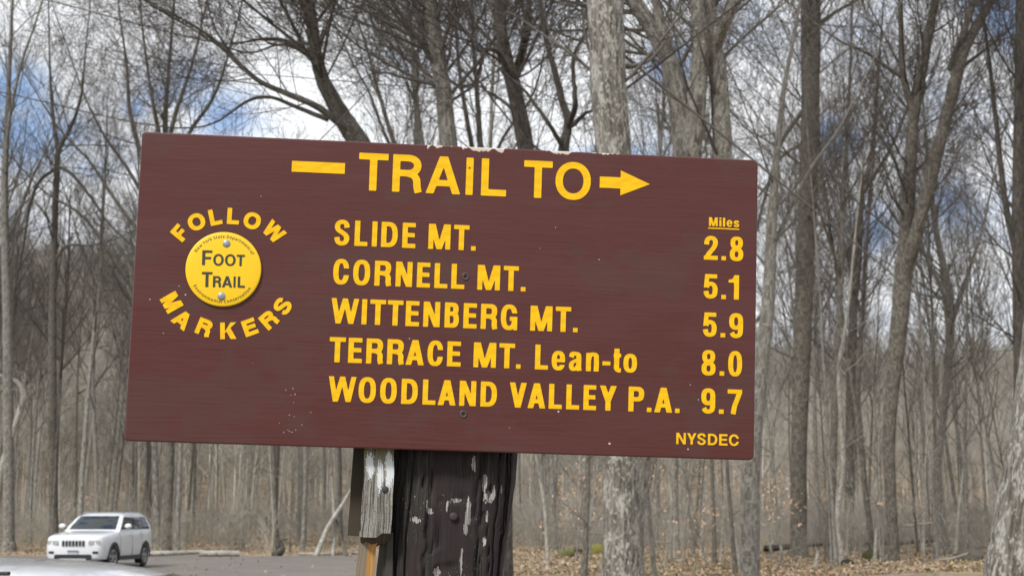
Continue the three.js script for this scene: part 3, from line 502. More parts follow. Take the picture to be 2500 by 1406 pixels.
// ---------------------------------------------------------------- lettering: outlines of a bold grotesque, fitted to each letter's own width
const rect = (x0, y0, x1, y1) => [[x0, y0], [x1, y0], [x1, y1], [x0, y1]];
const diag = (xb, xt, d, y0, y1) => [[xb, y0], [xb + d, y0], [xt + d, y1], [xt, y1]];
function oval(cx, cy, rx, ry, n = 2.35, a0 = 0, a1 = Math.PI * 2) { const q = []; for (let k = 0; k <= 48; k++) { const a = lerp(a0, a1, k / 48), c = Math.cos(a), s = Math.sin(a); q.push([cx + rx * Math.sign(c) * Math.pow(Math.abs(c), 2 / n), cy + ry * Math.sign(s) * Math.pow(Math.abs(s), 2 / n)]); } return q; }
function stroke(ctrl, wv, wh) {                                // a band along a smooth line; thinner where it runs level
  const c = new THREE.CatmullRomCurve3(ctrl.map(([x, y]) => V(x, y, 0)), false, 'centripetal'), L = [], Rr = [], N = 44;
  for (let k = 0; k <= N; k++) { const p = c.getPoint(k / N), t = c.getTangent(k / N), h = lerp(wv, wh, Math.abs(t.x) ** 1.5) / 2; L.push([p.x - t.y * h, p.y + t.x * h]); Rr.push([p.x + t.y * h, p.y - t.x * h]); }
  return L.concat(Rr.reverse());
}
const bowl = (x0, w, y0, y1, c, n) => [[x0, y0], ...oval(c, (y0 + y1) / 2, w - c, (y1 - y0) / 2, n, -Math.PI / 2, Math.PI / 2), [x0, y1]];
// each glyph: { add: polygons that are united, cut: polygons taken out of what came before, then: polygons united last }
function glyph(ch, w, h, s, t, n = 2.4) {
  const A = [], C = [], Z = [], ring = (cx, cy, rx, ry) => { A.push(oval(cx, cy, rx, ry, n)); C.push(oval(cx, cy, rx - s, ry - t, n)); };
  const X = (u) => s / 2 + u * (w - s), Y = (v, hh = h) => t / 2 + v * (hh - t), path = (l, hh) => l.map(([u, v]) => [X(u), Y(v, hh)]);
  const ess = [[0.97, 0.735], [0.93, 0.87], [0.77, 0.975], [0.5, 1], [0.22, 0.965], [0.05, 0.86], [0.04, 0.72], [0.16, 0.615], [0.42, 0.535], [0.62, 0.475], [0.86, 0.385], [0.975, 0.26], [0.93, 0.12], [0.76, 0.025], [0.5, 0], [0.22, 0.03], [0.06, 0.14], [0.02, 0.285]];
  switch (ch) {
    case 'I': case '.': case '-': case 'l': A.push(rect(0, 0, w, h)); break;
    case 'i': A.push(rect(0, 0, w, h * 0.73), rect(0, h * 0.84, w, h)); break;
    case 'L': A.push(rect(0, 0, s, h), rect(0, 0, w, t)); break;
    case 'T': A.push(rect(0, h - t, w, h), rect((w - s) / 2, 0, (w + s) / 2, h)); break;
    case 'E': A.push(rect(0, 0, s, h), rect(0, 0, w, t), rect(0, h - t, w * 0.98, h), rect(0, h * 0.515 - t / 2, w * 0.93, h * 0.515 + t / 2)); break;
    case 'F': A.push(rect(0, 0, s, h), rect(0, h - t, w, h), rect(0, h * 0.48 - t / 2, w * 0.9, h * 0.48 + t / 2)); break;
    case 'M': A.push(rect(0, 0, s * 0.95, h), rect(w - s * 0.95, 0, w, h), diag(w / 2 - s * 0.5, 0, s * 1.3, 0, h).map(([x, y], k) => (k === 1 ? [w / 2 + s * 0.45, y] : [x, y])), diag(w / 2 - s * 0.45, w - s * 1.3, s * 1.3, 0, h).map(([x, y], k) => (k === 1 ? [w / 2 + s * 0.5, y] : [x, y]))); break;
    case 'N': A.push(rect(0, 0, s * 0.97, h), rect(w - s * 0.97, 0, w, h), diag(w - s * 1.12, 0, s * 1.12, 0, h)); break;
    case 'W': { const d = s * 0.95; A.push(diag(w * 0.27 - d / 2, 0, d, 0, h), diag(w * 0.27 - d / 2, w / 2 - d / 2, d, 0, h), diag(w * 0.73 - d / 2, w / 2 - d / 2, d, 0, h), diag(w * 0.73 - d / 2, w - d, d, 0, h)); break; }
    case 'V': A.push(diag(w / 2 - s / 2, 0, s * 1.05, 0, h), diag(w / 2 - s / 2, w - s * 1.05, s * 1.05, 0, h)); break;
    case 'A': { const d = s * 1.08; A.push(diag(0, w / 2 - d * 0.52, d, 0, h), diag(w - d, w / 2 - d * 0.48, d, 0, h), rect(w * 0.2, h * 0.2, w * 0.8, h * 0.2 + t * 0.95)); break; }
    case 'Y': A.push(rect((w - s) / 2, 0, (w + s) / 2, h * 0.42), [[0, h], [s * 1.12, h], [(w + s) / 2, h * 0.4], [(w - s) / 2, h * 0.36]], [[w, h], [w - s * 1.12, h], [(w - s) / 2, h * 0.4], [(w + s) / 2, h * 0.36]]); break;
    case 'K': A.push(rect(0, 0, s, h), [[s * 0.9, h * 0.36], [w - s * 1.3, h], [w, h], [s * 0.9, h * 0.2 + (h * 0.36 - h * 0.2) - 0.02 * h]], [[s * 0.8, h * 0.26], [w * 0.42, h * 0.68], [w * 0.62, h * 0.6], [s * 0.8, h * 0.5]], [[w * 0.34, h * 0.52], [w * 0.62, h * 0.68], [w, 0], [w - s * 1.25, 0]]); break;
    case 'O': case '0': case 'o': ring(w / 2, h / 2, w / 2, h / 2); break;
    case 'C': ring(w / 2, h / 2, w / 2, h / 2); C.push(rect(w * 0.55, h * 0.375, w * 1.2, h * 0.635)); break;
    case 'G': ring(w / 2, h / 2, w / 2, h / 2); C.push(rect(w * 0.55, h * 0.4, w * 1.2, h * 0.655)); Z.push(rect(w * 0.54, h * 0.36, w, h * 0.36 + t), rect(w - s * 0.72, 0, w, h * 0.5)); break;
    case 'D': A.push(bowl(0, w, 0, h, w * 0.42, n)); C.push(bowl(s, w - s, t, h - t, w * 0.42, n)); break;
    case 'P': A.push(bowl(0, w, h * 0.41, h, w * 0.55, n)); C.push(bowl(s, w - s, h * 0.41 + t, h - t, w * 0.52, n)); Z.push(rect(0, 0, s, h)); break;
    case 'R': A.push(bowl(0, w * 0.95, h * 0.42, h, w * 0.53, n)); C.push(bowl(s, w * 0.95 - s, h * 0.42 + t, h - t, w * 0.5, n)); Z.push(rect(0, 0, s, h), stroke([[w * 0.48, h * 0.42 + t / 2], [w * 0.68, h * 0.46], [w * 0.82 - s * 0.1, h * 0.36], [w * 0.95 - s / 2, h * 0.15], [w - s / 2, -0.0]], s, t)); break;
    case 'B': A.push(bowl(0, w * 0.96, h * 0.47, h, w * 0.55, n), bowl(0, w, 0, h * 0.47 + t, w * 0.55, n)); C.push(bowl(s, w * 0.96 - s, h * 0.47 + t, h - t, w * 0.5, n), bowl(s, w - s, t, h * 0.47, w * 0.5, n)); break;
    case 'S': case 's': A.push(stroke(path(ess), s, t)); break;
    case 'e': ring(w / 2, h / 2, w / 2, h / 2); C.push(rect(w * 0.5, h * 0.29, w * 1.2, h * 0.47)); Z.push(rect(s * 0.6, h * 0.47 - t * 0.25, w * 0.97, h * 0.47 + t * 0.6)); break;
    case 'a': A.push(stroke([[X(0.04), h * 0.70], [X(0.14), h * 0.89], [X(0.5), h - t / 2], [X(0.84), h * 0.86], [X(0.92), h * 0.66], [X(0.92), h * 0.2], [X(1.0), 0]], s, t)); A.push(stroke([[X(0.9), h * 0.58], [X(0.5), h * 0.52], [X(0.1), h * 0.4], [X(0.03), h * 0.22], [X(0.16), h * 0.085], [X(0.42), h * 0.08], [X(0.72), h * 0.18], [X(0.9), h * 0.34]], s * 0.95, t * 0.85)); break;
    case 'n': A.push(rect(0, 0, s, h * 0.97), stroke([[X(0.02), h * 0.62], [X(0.22), h * 0.86], [X(0.6), h - t / 2], [X(0.92), h * 0.86], [X(1), h * 0.6], [X(1), 0]], s, t)); break;
    case 't': A.push(rect(0, h * 0.63, w, h * 0.63 + t * 0.85), stroke([[w * 0.42, h], [w * 0.42, h * 0.4], [w * 0.44, h * 0.14], [w * 0.66, t * 0.45], [w, t * 0.48]], s, t)); break;
    case '1': A.push(rect(w - s, 0, w, h), [[0, h * 0.69], [w - s * 0.5, h * 0.69], [w - s * 0.5, h], [w - s * 0.9, h], [w * 0.36, h * 0.84], [0, h * 0.8]]); break;
    case '2': A.push(rect(0, 0, w, t), stroke(path([[0.02, 0.66], [0.05, 0.84], [0.22, 0.965], [0.5, 1], [0.82, 0.955], [0.98, 0.82], [0.95, 0.66], [0.78, 0.50], [0.5, 0.335], [0.22, 0.16], [0.08, 0.02]]), s, t)); break;
    case '5': A.push(rect(w * 0.1, h - t, w * 0.95, h), [[w * 0.02, h * 0.44], [s * 0.95, h * 0.46], [w * 0.1 + s * 0.9, h], [w * 0.1, h]], stroke(path([[0.06, 0.46], [0.25, 0.60], [0.52, 0.635], [0.82, 0.58], [0.98, 0.42], [0.985, 0.25], [0.88, 0.07], [0.52, 0], [0.2, 0.035], [0.04, 0.15], [0.01, 0.27]]), s, t)); break;
    case '7': A.push(rect(0, h - t, w, h), stroke([[w - s * 0.5, h * 0.9], [w * 0.68, h * 0.62], [w * 0.5, h * 0.34], [w * 0.40, 0]], s, t)); break;
    case '8': A.push(oval(w / 2, h * 0.74, w * 0.46, h * 0.26, n), oval(w / 2, h * 0.275, w * 0.5, h * 0.275, n)); C.push(oval(w / 2, h * 0.745, w * 0.46 - s * 0.95, h * 0.255 - t * 0.88, n), oval(w / 2, h * 0.275, w * 0.5 - s, h * 0.275 - t * 0.92, n)); break;
    case '9': ring(w / 2, h * 0.665, w / 2, h * 0.335); Z.push(stroke([[X(1), h * 0.68], [X(1), h * 0.42], [X(0.93), h * 0.16], [X(0.74), t * 0.62], [X(0.48), t / 2], [X(0.2), t * 0.68], [X(0.04), h * 0.22]], s, t)); break;
  }
  return { A, C, Z };
}
function signed(poly, x, y) {                                  // distance to a polygon, negative inside
  let d = 1e9, inside = false;
  for (let i = 0, j = poly.length - 1; i < poly.length; j = i++) {
    const [ax, ay] = poly[j], [bx, by] = poly[i], ex = bx - ax, ey = by - ay, l = ex * ex + ey * ey, k = l ? Math.min(1, Math.max(0, ((x - ax) * ex + (y - ay) * ey) / l)) : 0, qx = x - ax - k * ex, qy = y - ay - k * ey;
    d = Math.min(d, qx * qx + qy * qy);
    if ((by > y) !== (ay > y) && x < (ax - bx) * (y - by) / (ay - by) + bx) inside = !inside;
  }
  return inside ? -Math.sqrt(d) : Math.sqrt(d);
}
function outlines(G, w, h, cells) {                            // the united outline, traced on a fine grid
  const c = h / cells, x0 = -2.37 * c, y0 = -2.41 * c, nx = Math.ceil((w - x0) / c + 4), ny = Math.ceil((h - y0) / c + 4), F = new Float64Array((nx + 1) * (ny + 1));
  for (let j = 0; j <= ny; j++) for (let i = 0; i <= nx; i++) {
    const x = x0 + i * c, y = y0 + j * c; let d = 1e9;
    for (const p of G.A) d = Math.min(d, signed(p, x, y));
    for (const p of G.C) d = Math.max(d, -signed(p, x, y));
    for (const p of G.Z) d = Math.min(d, signed(p, x, y));
    F[j * (nx + 1) + i] = Math.abs(d) < 1e-9 ? 1e-9 : d;
  }
  const next = new Map(), point = new Map(), cut = (i, j, k, l) => { const key = (j * (nx + 1) + i) * 2 + (k > i ? 0 : 1), a = F[j * (nx + 1) + i], b = F[l * (nx + 1) + k], t = a / (a - b); point.set(key, [x0 + (i + (k - i) * t) * c, y0 + (j + (l - j) * t) * c]); return key; };
  for (let j = 0; j < ny; j++) for (let i = 0; i < nx; i++) {
    const f = (a, b) => F[(j + b) * (nx + 1) + i + a] < 0, m = (f(0, 0) ? 1 : 0) | (f(1, 0) ? 2 : 0) | (f(1, 1) ? 4 : 0) | (f(0, 1) ? 8 : 0);
    if (!m || m === 15) continue;
    const B = () => cut(i, j, i + 1, j), Rr = () => cut(i + 1, j, i + 1, j + 1), Tt = () => cut(i, j + 1, i + 1, j + 1), L = () => cut(i, j, i, j + 1), go = (a, b) => next.set(a, b);
    ({ 1: () => go(B(), L()), 2: () => go(Rr(), B()), 3: () => go(Rr(), L()), 4: () => go(Tt(), Rr()), 5: () => { go(B(), L()); go(Tt(), Rr()); }, 6: () => go(Tt(), B()), 7: () => go(Tt(), L()), 8: () => go(L(), Tt()), 9: () => go(B(), Tt()), 10: () => { go(L(), Tt()); go(Rr(), B()); }, 11: () => go(Rr(), Tt()), 12: () => go(L(), Rr()), 13: () => go(B(), Rr()), 14: () => go(L(), B()) })[m]();
  }
  const loops = [];
  while (next.size) { const [first] = next.keys(); let k = first; const l = []; while (next.has(k)) { l.push(point.get(k)); const q = next.get(k); next.delete(k); k = q; } loops.push(thin(l, c * 0.06)); }
  return loops.filter((l) => l.length > 2);
}
function thin(l, tol) {                                        // leaves out points that lie on a straight run
  const keep = new Uint8Array(l.length); keep[0] = 1; const far = Math.floor(l.length / 2); keep[far] = 1;
  const rec = (a, b) => { let m = 0, w = -1; const [ax, ay] = l[a], [bx, by] = l[b % l.length], dx = bx - ax, dy = by - ay, L = Math.hypot(dx, dy) || 1; for (let i = a + 1; i < b; i++) { const d = Math.abs((l[i][0] - ax) * dy - (l[i][1] - ay) * dx) / L; if (d > m) { m = d; w = i; } } if (m > tol) { keep[w] = 1; rec(a, w); rec(w, b); } };
  rec(0, far); rec(far, l.length);
  return l.filter((_, i) => keep[i]);
}
const area = (l) => { let a = 0; for (let i = 0, j = l.length - 1; i < l.length; j = i++) a += l[j][0] * l[i][1] - l[i][0] * l[j][1]; return a / 2; };
function letterGeo(ch, w, h, s, t, thick, n, cells = 44) {     // millimetres in, metres out
  const loops = outlines(glyph(ch, w, h, s, t, n), w, h, cells), big = loops.reduce((a, b) => (Math.abs(area(b)) > Math.abs(area(a)) ? b : a)), sign = Math.sign(area(big)), shapes = [];
  const v2 = (l) => l.map(([x, y]) => new THREE.Vector2((x - w / 2) / 1000, (y - h / 2) / 1000));
  for (const l of loops) if (Math.sign(area(l)) === sign) shapes.push(Object.assign(new THREE.Shape(v2(l)), { src: l }));
  for (const l of loops) if (Math.sign(area(l)) !== sign) { const o = shapes.find((q) => signed(q.src, l[0][0], l[0][1]) < 0); if (o) o.holes.push(new THREE.Path(v2(l))); }
  return new THREE.ExtrudeGeometry(shapes, { depth: thick / 1000, bevelEnabled: false, curveSegments: 1 });
}

// ---------------------------------------------------------------- the trail sign
const signFrame = new THREE.Matrix4().makeBasis(V(0.99641442, -0.02720411, -0.08011391), V(0.03124723, 0.99827759, 0.04965349), V(0.07862514, -0.05197879, 0.99554824));
const SIGN_C = V(-0.06212, CAM_H + 0.21612, -1.46109), SIGN_W = 0.62, SIGN_H = 0.3045, DROP = SIGN_C.y / 0.99827759;
const trailSign = new THREE.Group();
trailSign.quaternion.setFromRotationMatrix(signFrame);
trailSign.position.copy(SIGN_C).addScaledVector(V(0.03124723, 0.99827759, 0.04965349), -DROP);       // foot of the post
add(trailSign, 'trail_sign', 'brown wooden trail sign with yellow lettering on a dark weathered post', 'sign');
const L0 = (x, y, z) => V(x / 1000, DROP + y / 1000, z / 1000);  // millimetres from the board's middle

const KNOTS = [[76, 94, 6], [117, 46, 7], [-251, -144, 9], [-47, 49, 8], [-100, 58, 8]];
const FLECKS = []; { const R = rngOf(55); for (let k = 0; k < 15; k++) FLECKS.push([-146 + (R() - 0.5) * 36, -118 + (R() - 0.5) * 44, 0.28 + 0.32 * R() * R()]); for (let k = 0; k < 12; k++) FLECKS.push([(R() - 0.5) * 600, (R() - 0.5) * 290, 0.22 + 0.25 * R()]); FLECKS.push([112, -110, 0.8], [164, -140, 0.9], [243, -143, 0.7], [-293, -14, 0.5], [-259, -8, 0.6]); }
const boardTex = dataTex(2048, 1024, (u, v) => {
  const X = (u - 0.5) * 620, Y = (v - 0.5) * 304.5;
  let bend = 0;
  for (const [kx, ky, kr] of KNOTS) { const dx = (X - kx) / 26, dy = (Y - ky) / kr; bend += (Y - ky) * 0.55 * Math.exp(-dx * dx - dy * dy); }
  const yy = Y - bend, grain = fbm2(X * 0.03 + 50, yy * 0.95 + 300, 1e6, 1e6, 4, 12), fine = noise2(X * 0.09, yy * 2.3 + 900, 1e6, 1e6, 33), wide = fbm2(X * 0.010 + 9, Y * 0.035 + 60, 1e6, 1e6, 3, 44), worn = fbm2(X * 0.02 + 1, Y * 0.03 + 7, 1e6, 1e6, 4, 71);
  const g = grain * 0.6 + fine * 0.4;
  let c = mix3([0.080, 0.0215, 0.0178], [0.093, 0.0265, 0.0222], sstep(0.25, 0.75, g));
  c = mix3(c, [0.100, 0.036, 0.032], 0.30 * sstep(0.42, 0.66, wide));
  c = mix3(c, [0.078, 0.040, 0.032], 0.42 * sstep(0.55, 0.72, worn));
  // pale wood where the paint has come off the upper edge, in ragged bites
  const edge = 152.25 - Y;
  if (edge < 9 && X > -28 && X < 166) { const bite = 4.0 * sstep(0.50, 0.72, noise2(X * 0.13 + 3, 2.5, 1e6, 1e6, 61) * 0.55 + noise2(X * 0.045, 9.5, 1e6, 1e6, 62) * 0.6) + 2.2 * (noise2(X * 0.6, 4, 1e6, 1e6, 63) - 0.5); if ((X < 50 || X > 92) && edge < bite) c = mix3([0.50, 0.42, 0.35], [0.62, 0.55, 0.47], fine); }
  // flecks of white splashed low on the left, a few elsewhere
  for (const [fx, fy, fr] of FLECKS) { const d = Math.hypot((X - fx) * 0.8, Y - fy); if (d < fr) c = [0.62, 0.58, 0.54]; }
  return c;
}, true, false);
const CHECKS = []; { const R = rngOf(91); for (const [x, w] of [[-29, 1.3], [-9, 1.4], [2, 1.0], [17, 1.4], [22, 0.8], [42, 1.2], [-38, 1.6], [58, 0.9], [66, 1.1]]) CHECKS.push([x, w, -380, -100, 0.045]); for (let k = 0; k < 26; k++) { const y = -360 + 220 * R(); CHECKS.push([-45 + 115 * R(), 0.35 + 0.5 * R(), y, y + 50 + 90 * R(), 0.04]); } }
const CHIPS = [[42.5, -183, 2.6, 9, 0.5], [47, -197, 5.5, 6, 0.9], [52, -193, 2, 7, 0.7], [46.5, -216, 1.8, 6, 0.8], [27, -213, 3.2, 15, 0.7], [25, -226, 2.2, 8, 0.9], [31, -165, 2, 8, 0.9], [14, -201, 6, 2.5, 1.1], [6, -207, 1.2, 6, 0.8], [-11, -212, 3.5, 3, 1.0], [-24, -221, 5, 3, 1.1], [22, -262, 1.2, 14, 0.8], [-2, -272, 3.5, 6, 1.0], [44, -240, 2, 5, 1.0], [-14, -206, 1, 5, 0.8], [60, -190, 1, 4, 1]];
const boardBump = dataTex(1024, 1024, (u, v) => {
  const X = (u - 0.5) * 620, Y = (v - 0.5) * 304.5; let bend = 0, lump = 0;
  for (const [kx, ky, kr] of KNOTS) { const dx = (X - kx) / 26, dy = (Y - ky) / kr, e = Math.exp(-dx * dx - dy * dy); bend += (Y - ky) * 0.55 * e; lump += 0.35 * Math.exp(-dx * dx * 9 - dy * dy * 3); }
  const yy = Y - bend, g = fbm2(X * 0.022 + 50, yy * 0.55 + 300, 1e6, 1e6, 4, 12) * 0.7 + 0.3 * fbm2(X * 0.012, yy * 0.12 + 40, 1e6, 1e6, 2, 15) + lump; return [g * 0.7, g * 0.7, g * 0.7];
}, false, false);
const boardGloss = dataTex(512, 256, (u, v) => { const X = u * 620, Y = v * 304, q = 0.25 + 0.16 * fbm2(X * 0.02, Y * 0.03, 1e6, 1e6, 4, 83) + 0.10 * fbm2(X * 0.06, Y * 0.5, 1e6, 1e6, 3, 84); return [q, q, q]; }, false, false);
{
  // the board
  const w = SIGN_W / 2 - 0.0015, h = SIGN_H / 2 - 0.0015, r = 0.0045, sh = new THREE.Shape();
  sh.moveTo(-w + 0.002, -h); sh.lineTo(w - r, -h); sh.quadraticCurveTo(w, -h, w, -h + r); sh.lineTo(w, h - r); sh.quadraticCurveTo(w, h, w - r, h); sh.lineTo(-w + 0.002, h); sh.quadraticCurveTo(-w, h, -w, h - 0.002); sh.lineTo(-w, -h + 0.002); sh.quadraticCurveTo(-w, -h, -w + 0.002, -h);
  const g = new THREE.ExtrudeGeometry(sh, { depth: 0.016, bevelEnabled: true, bevelThickness: 0.0015, bevelSize: 0.0015, bevelSegments: 2, curveSegments: 6 });
  g.translate(0, 0, -0.0175);
  const p = g.attributes.position, uv = g.attributes.uv; for (let k = 0; k < p.count; k++) uv.setXY(k, p.getX(k) / SIGN_W + 0.5, p.getY(k) / SIGN_H + 0.5);
  const board = mesh('sign_board', g, new THREE.MeshPhysicalMaterial({ map: boardTex, roughness: 1, roughnessMap: boardGloss, bumpMap: boardBump, bumpScale: 0.00022, specularIntensity: 0.7, ior: 1.5 }), trailSign);
  board.position.copy(L0(0, 0, 0));
  // yellow letters, slightly raised
  const yellowTex = dataTex(256, 256, (u, v) => { const n = fbm2(u * 10, v * 30, 10, 30, 4, 3), d = noise2(u * 60, v * 60, 60, 60, 9); return mix3([0.80, 0.44, 0.002], [0.88, 0.51, 0.004], sstep(0.3, 0.7, n)).map((q) => q * (d > 0.97 ? 0.75 : 1)); }, true);
  const ym = new THREE.MeshPhysicalMaterial({ map: yellowTex, roughness: 0.6, specularIntensity: 0.5 });
  const uvMetres = (geo, k = 12) => { const q = geo.attributes.position, a = geo.attributes.uv; for (let i = 0; i < q.count; i++) a.setXY(i, q.getX(i) * k + (k > 5 ? q.getY(i) * 0.01 : 0), q.getY(i) * k); return geo; };
  const put = (ch, x0, x1, y0, y1, s, t, n, th = 0.45) => { const m = mesh('letter', uvMetres(letterGeo(ch, x1 - x0, y1 - y0, s, t, th, n)), ym, board); m.position.set((x0 + x1) / 2000, (y0 + y1) / 2000, 0.00005); return m; };
  const line = (y0, y1, s, t, text, n = 2.5) => text.split(' ').forEach((q) => {
    let [ch, a, b] = q.split(','); a = +a; b = +b; let lo = y0, hi = y1, S = s, Tt = t; const H = y1 - y0;
    if (ch === '.') hi = y0 + H * 0.175; else if (ch === '-') { lo = y0 + H * 0.26; hi = y0 + H * 0.42; }
    else if ('eano'.includes(ch)) { hi = y0 + H * 0.765; S *= 0.96; Tt *= 0.9; } else if (ch === 't') hi = y0 + H * 0.95; else if (ch === 's') hi = y0 + H * 0.74;
    if ('CGOS0es689'.includes(ch)) { lo -= H * 0.012; hi += H * 0.012; }
    put(ch, a, b, lo, hi, S, Tt, n);
  });
  line(103.1, 140.9, 7.4, 6.6, 'T,-95.2,-65.9 R,-61.3,-31.3 A,-27.8,6.9 I,12.2,19.4 L,27.6,53.0 T,70.4,99.3 O,102.5,138.4', 2.1);
  line(47.1, 72.3, 5.2, 4.3, 'S,-116.6,-101.3 L,-96.4,-83.5 I,-79.2,-74.2 D,-70.1,-53.8 E,-49.1,-35.9 M,-23.1,-1.2 T,2.1,17.5 .,19.7,24.3');
  line(8.2, 33.1, 5.2, 4.3, 'C,-115.9,-100.3 O,-96.3,-79.6 R,-75.1,-58.1 N,-54.2,-37.8 E,-33.1,-19.9 L,-15.7,-2.6 L,1.1,14.3 M,27.2,49.7 T,53.2,68.3 .,70.8,75.5');
  line(-30.7, -5.7, 5.2, 4.3, 'W,-116.4,-89.2 I,-86.2,-81.2 T,-78.1,-62.6 T,-60.8,-45.4 E,-42.8,-29.3 N,-25.3,-8.9 B,-4.2,10.0 E,14.5,27.9 R,31.8,48.8 G,51.8,68.3 M,81.3,103.3 T,106.6,122.0 .,124.4,129.0');
  line(-69.0, -44.3, 5.2, 4.3, 'T,-116.4,-100.6 E,-97.8,-84.1 R,-80.1,-63.0 R,-59.6,-42.6 A,-41.2,-23.1 C,-19.8,-4.4 E,-0.3,13.3 M,25.9,48.2 T,51.3,66.9 .,68.4,72.9 L,87.2,100.3 e,103.9,117.3 a,120.8,134.2 n,138.3,151.2 -,154.8,162.8 t,166.0,173.5 o,176.0,189.6');
  line(-107.5, -82.8, 5.2, 4.3, 'W,-115.7,-88.7 O,-86.1,-69.2 O,-65.0,-48.7 D,-44.1,-28.0 L,-23.1,-10.3 A,-8.0,9.7 N,13.2,29.6 D,34.1,50.3 V,62.8,79.7 A,81.1,98.7 L,102.1,115.2 L,119.5,132.6 E,136.7,149.5 Y,152.9,169.9 P,181.9,197.6 .,200.7,205.2 A,208.1,226.1 .,229.1,233.6');
  line(-138.3, -127.1, 2.3, 1.95, 'N,230.9,240.5 Y,241.8,251.2 S,252.0,260.8 D,262.9,272.4 E,274.3,282.7 C,284.2,294.4', 2.15);
  line(82.1, 91.1, 2.1, 1.6, 'M,260.1,269.0 i,270.7,272.8 l,274.4,276.6 e,278.2,284.1 s,285.4,291.3', 2.15);
  line(47.7, 72.1, 5.0, 4.2, '2,255.4,269.7 .,273.5,278.1 8,282.0,295.8');
  line(8.3, 33.1, 5.0, 4.2, '5,255.7,270.1 .,274.0,278.7 1,281.2,291.9');
  line(-30.3, -5.7, 5.0, 4.2, '5,255.8,269.8 .,273.8,278.6 9,282.5,296.7');
  line(-68.8, -43.9, 5.0, 4.2, '8,255.1,269.3 .,273.6,278.2 0,282.2,296.3');
  line(-106.9, -82.2, 5.0, 4.2, '9,255.4,269.6 .,273.5,278.3 7,282.1,296.8');
  const flat = (name, pts) => { const cx = pts.reduce((a, q) => a + q[0], 0) / pts.length, cy = pts.reduce((a, q) => a + q[1], 0) / pts.length; const m = mesh(name, uvMetres(new THREE.ExtrudeGeometry(new THREE.Shape(pts.map(([x, y]) => new THREE.Vector2((x - cx) / 1000, (y - cy) / 1000))), { depth: 0.00045, bevelEnabled: false })), ym, board); m.position.set(cx / 1000, cy / 1000, 0.00005); };
  flat('dash', [[-161.5, 118.7], [-108.9, 118.7], [-108.9, 129.6], [-161.5, 129.6]]);
  flat('arrow', [[147.5, 116.4], [168.7, 116.4], [168.7, 109.4], [198.7, 122.2], [168.7, 134.9], [168.7, 127.8], [147.5, 127.8]]);
  flat('underline', [[259.2, 79.4], [291.2, 79.4], [291.2, 80.6], [259.2, 80.6]]);
  // words round the marker, each letter turned; [letter, x, y, turn clockwise in degrees, width, height]
  const turned = (list, s, t) => list.forEach(([ch, x, y, a, w, h]) => { const m = put(ch, x - w / 2, x + w / 2, y - h / 2, y + h / 2, s, t, 2.15); m.rotation.z = -(a - 2.2) * Math.PI / 180; });
  turned([['F', -267.5, 52.8, -50, 11.5, 16.2], ['O', -252, 64.4, -29, 16.8, 16.8], ['L', -234, 70, -12, 11.8, 16.2], ['L', -216.5, 71.6, 3, 11.8, 16.2], ['O', -197.7, 67.8, 20, 16.8, 16.8], ['W', -176, 57.8, 44, 20.5, 16.2]], 4.5, 4.0);
  turned([['M', -271.9, -16.1, 60, 16.5, 17.5], ['A', -260.6, -32.4, 38, 17.2, 16.4], ['R', -238.8, -39.4, 21, 15, 16.4], ['K', -215.6, -41.8, -1, 15.8, 16.4], ['E', -194.9, -37.6, -20, 13.4, 16.4], ['R', -176.6, -29.4, -41, 15, 16.4], ['S', -164, -15.7, -58, 14.6, 17]], 4.5, 4.0);
  // countersunk screws
  const screwMat = std({ color: lin(0.10, 0.07, 0.06), roughness: 0.45, metalness: 0.4 }), holeMat = std({ color: lin(0.012, 0.010, 0.010), roughness: 0.9 });
  for (const [x, y] of [[15.1, 20.9], [17.7, -115.5]]) {
    const s = mesh('screw', new THREE.LatheGeometry([[0.0001, 0.0002], [0.0012, 0.0002], [0.0026, 0.0009], [0.0034, 0.0010], [0.0037, 0.0003], [0.0038, -0.001]].map(([a, b]) => new THREE.Vector2(a, b)), 20), screwMat, board); s.rotation.x = Math.PI / 2; s.position.set(x / 1000, y / 1000, 0);
    const star = new THREE.Shape(); for (let k = 0; k < 12; k++) { const a = k / 12 * 6.283, r = k % 2 ? 0.0009 : 0.0018; star[k ? 'lineTo' : 'moveTo'](Math.cos(a) * r, Math.sin(a) * r); }
    const hm = mesh('screw_socket', new THREE.ExtrudeGeometry(star, { depth: 0.0008, bevelEnabled: false }), holeMat, board); hm.position.set(x / 1000, y / 1000, 0.00025);
  }
  const hole = mesh('nail_hole', new THREE.CylinderGeometry(0.0009, 0.0009, 0.0004, 10), holeMat, board); hole.rotation.x = Math.PI / 2; hole.position.set(0.0154, 0.1305, 0.0005);

  // the round foot trail marker, nailed on
  const dc = [-223.2, 18.3], R0 = 0.0369, disc = new THREE.LatheGeometry([[0.0001, 0.0022], [0.020, 0.0021], [0.030, 0.0018], [0.0355, 0.0012], [0.0366, 0.0007], [R0, 0.0001], [0.0366, -0.0004], [0.0001, -0.0005]].map(([a, b]) => new THREE.Vector2(a, b)), 96);
  disc.rotateX(Math.PI / 2);
  { const q = disc.attributes.position, a = disc.attributes.uv; for (let i = 0; i < q.count; i++) a.setXY(i, q.getX(i) / (2 * R0) + 0.5, q.getY(i) / (2 * R0) + 0.5); }
  const cv = document.createElement('canvas'); cv.width = cv.height = 1024; const cx = cv.getContext('2d');
  cx.fillStyle = 'rgb(242,194,2)'; cx.fillRect(0, 0, 1024, 1024);
  cx.fillStyle = 'rgb(40,38,14)'; cx.textAlign = 'center'; cx.textBaseline = 'middle';
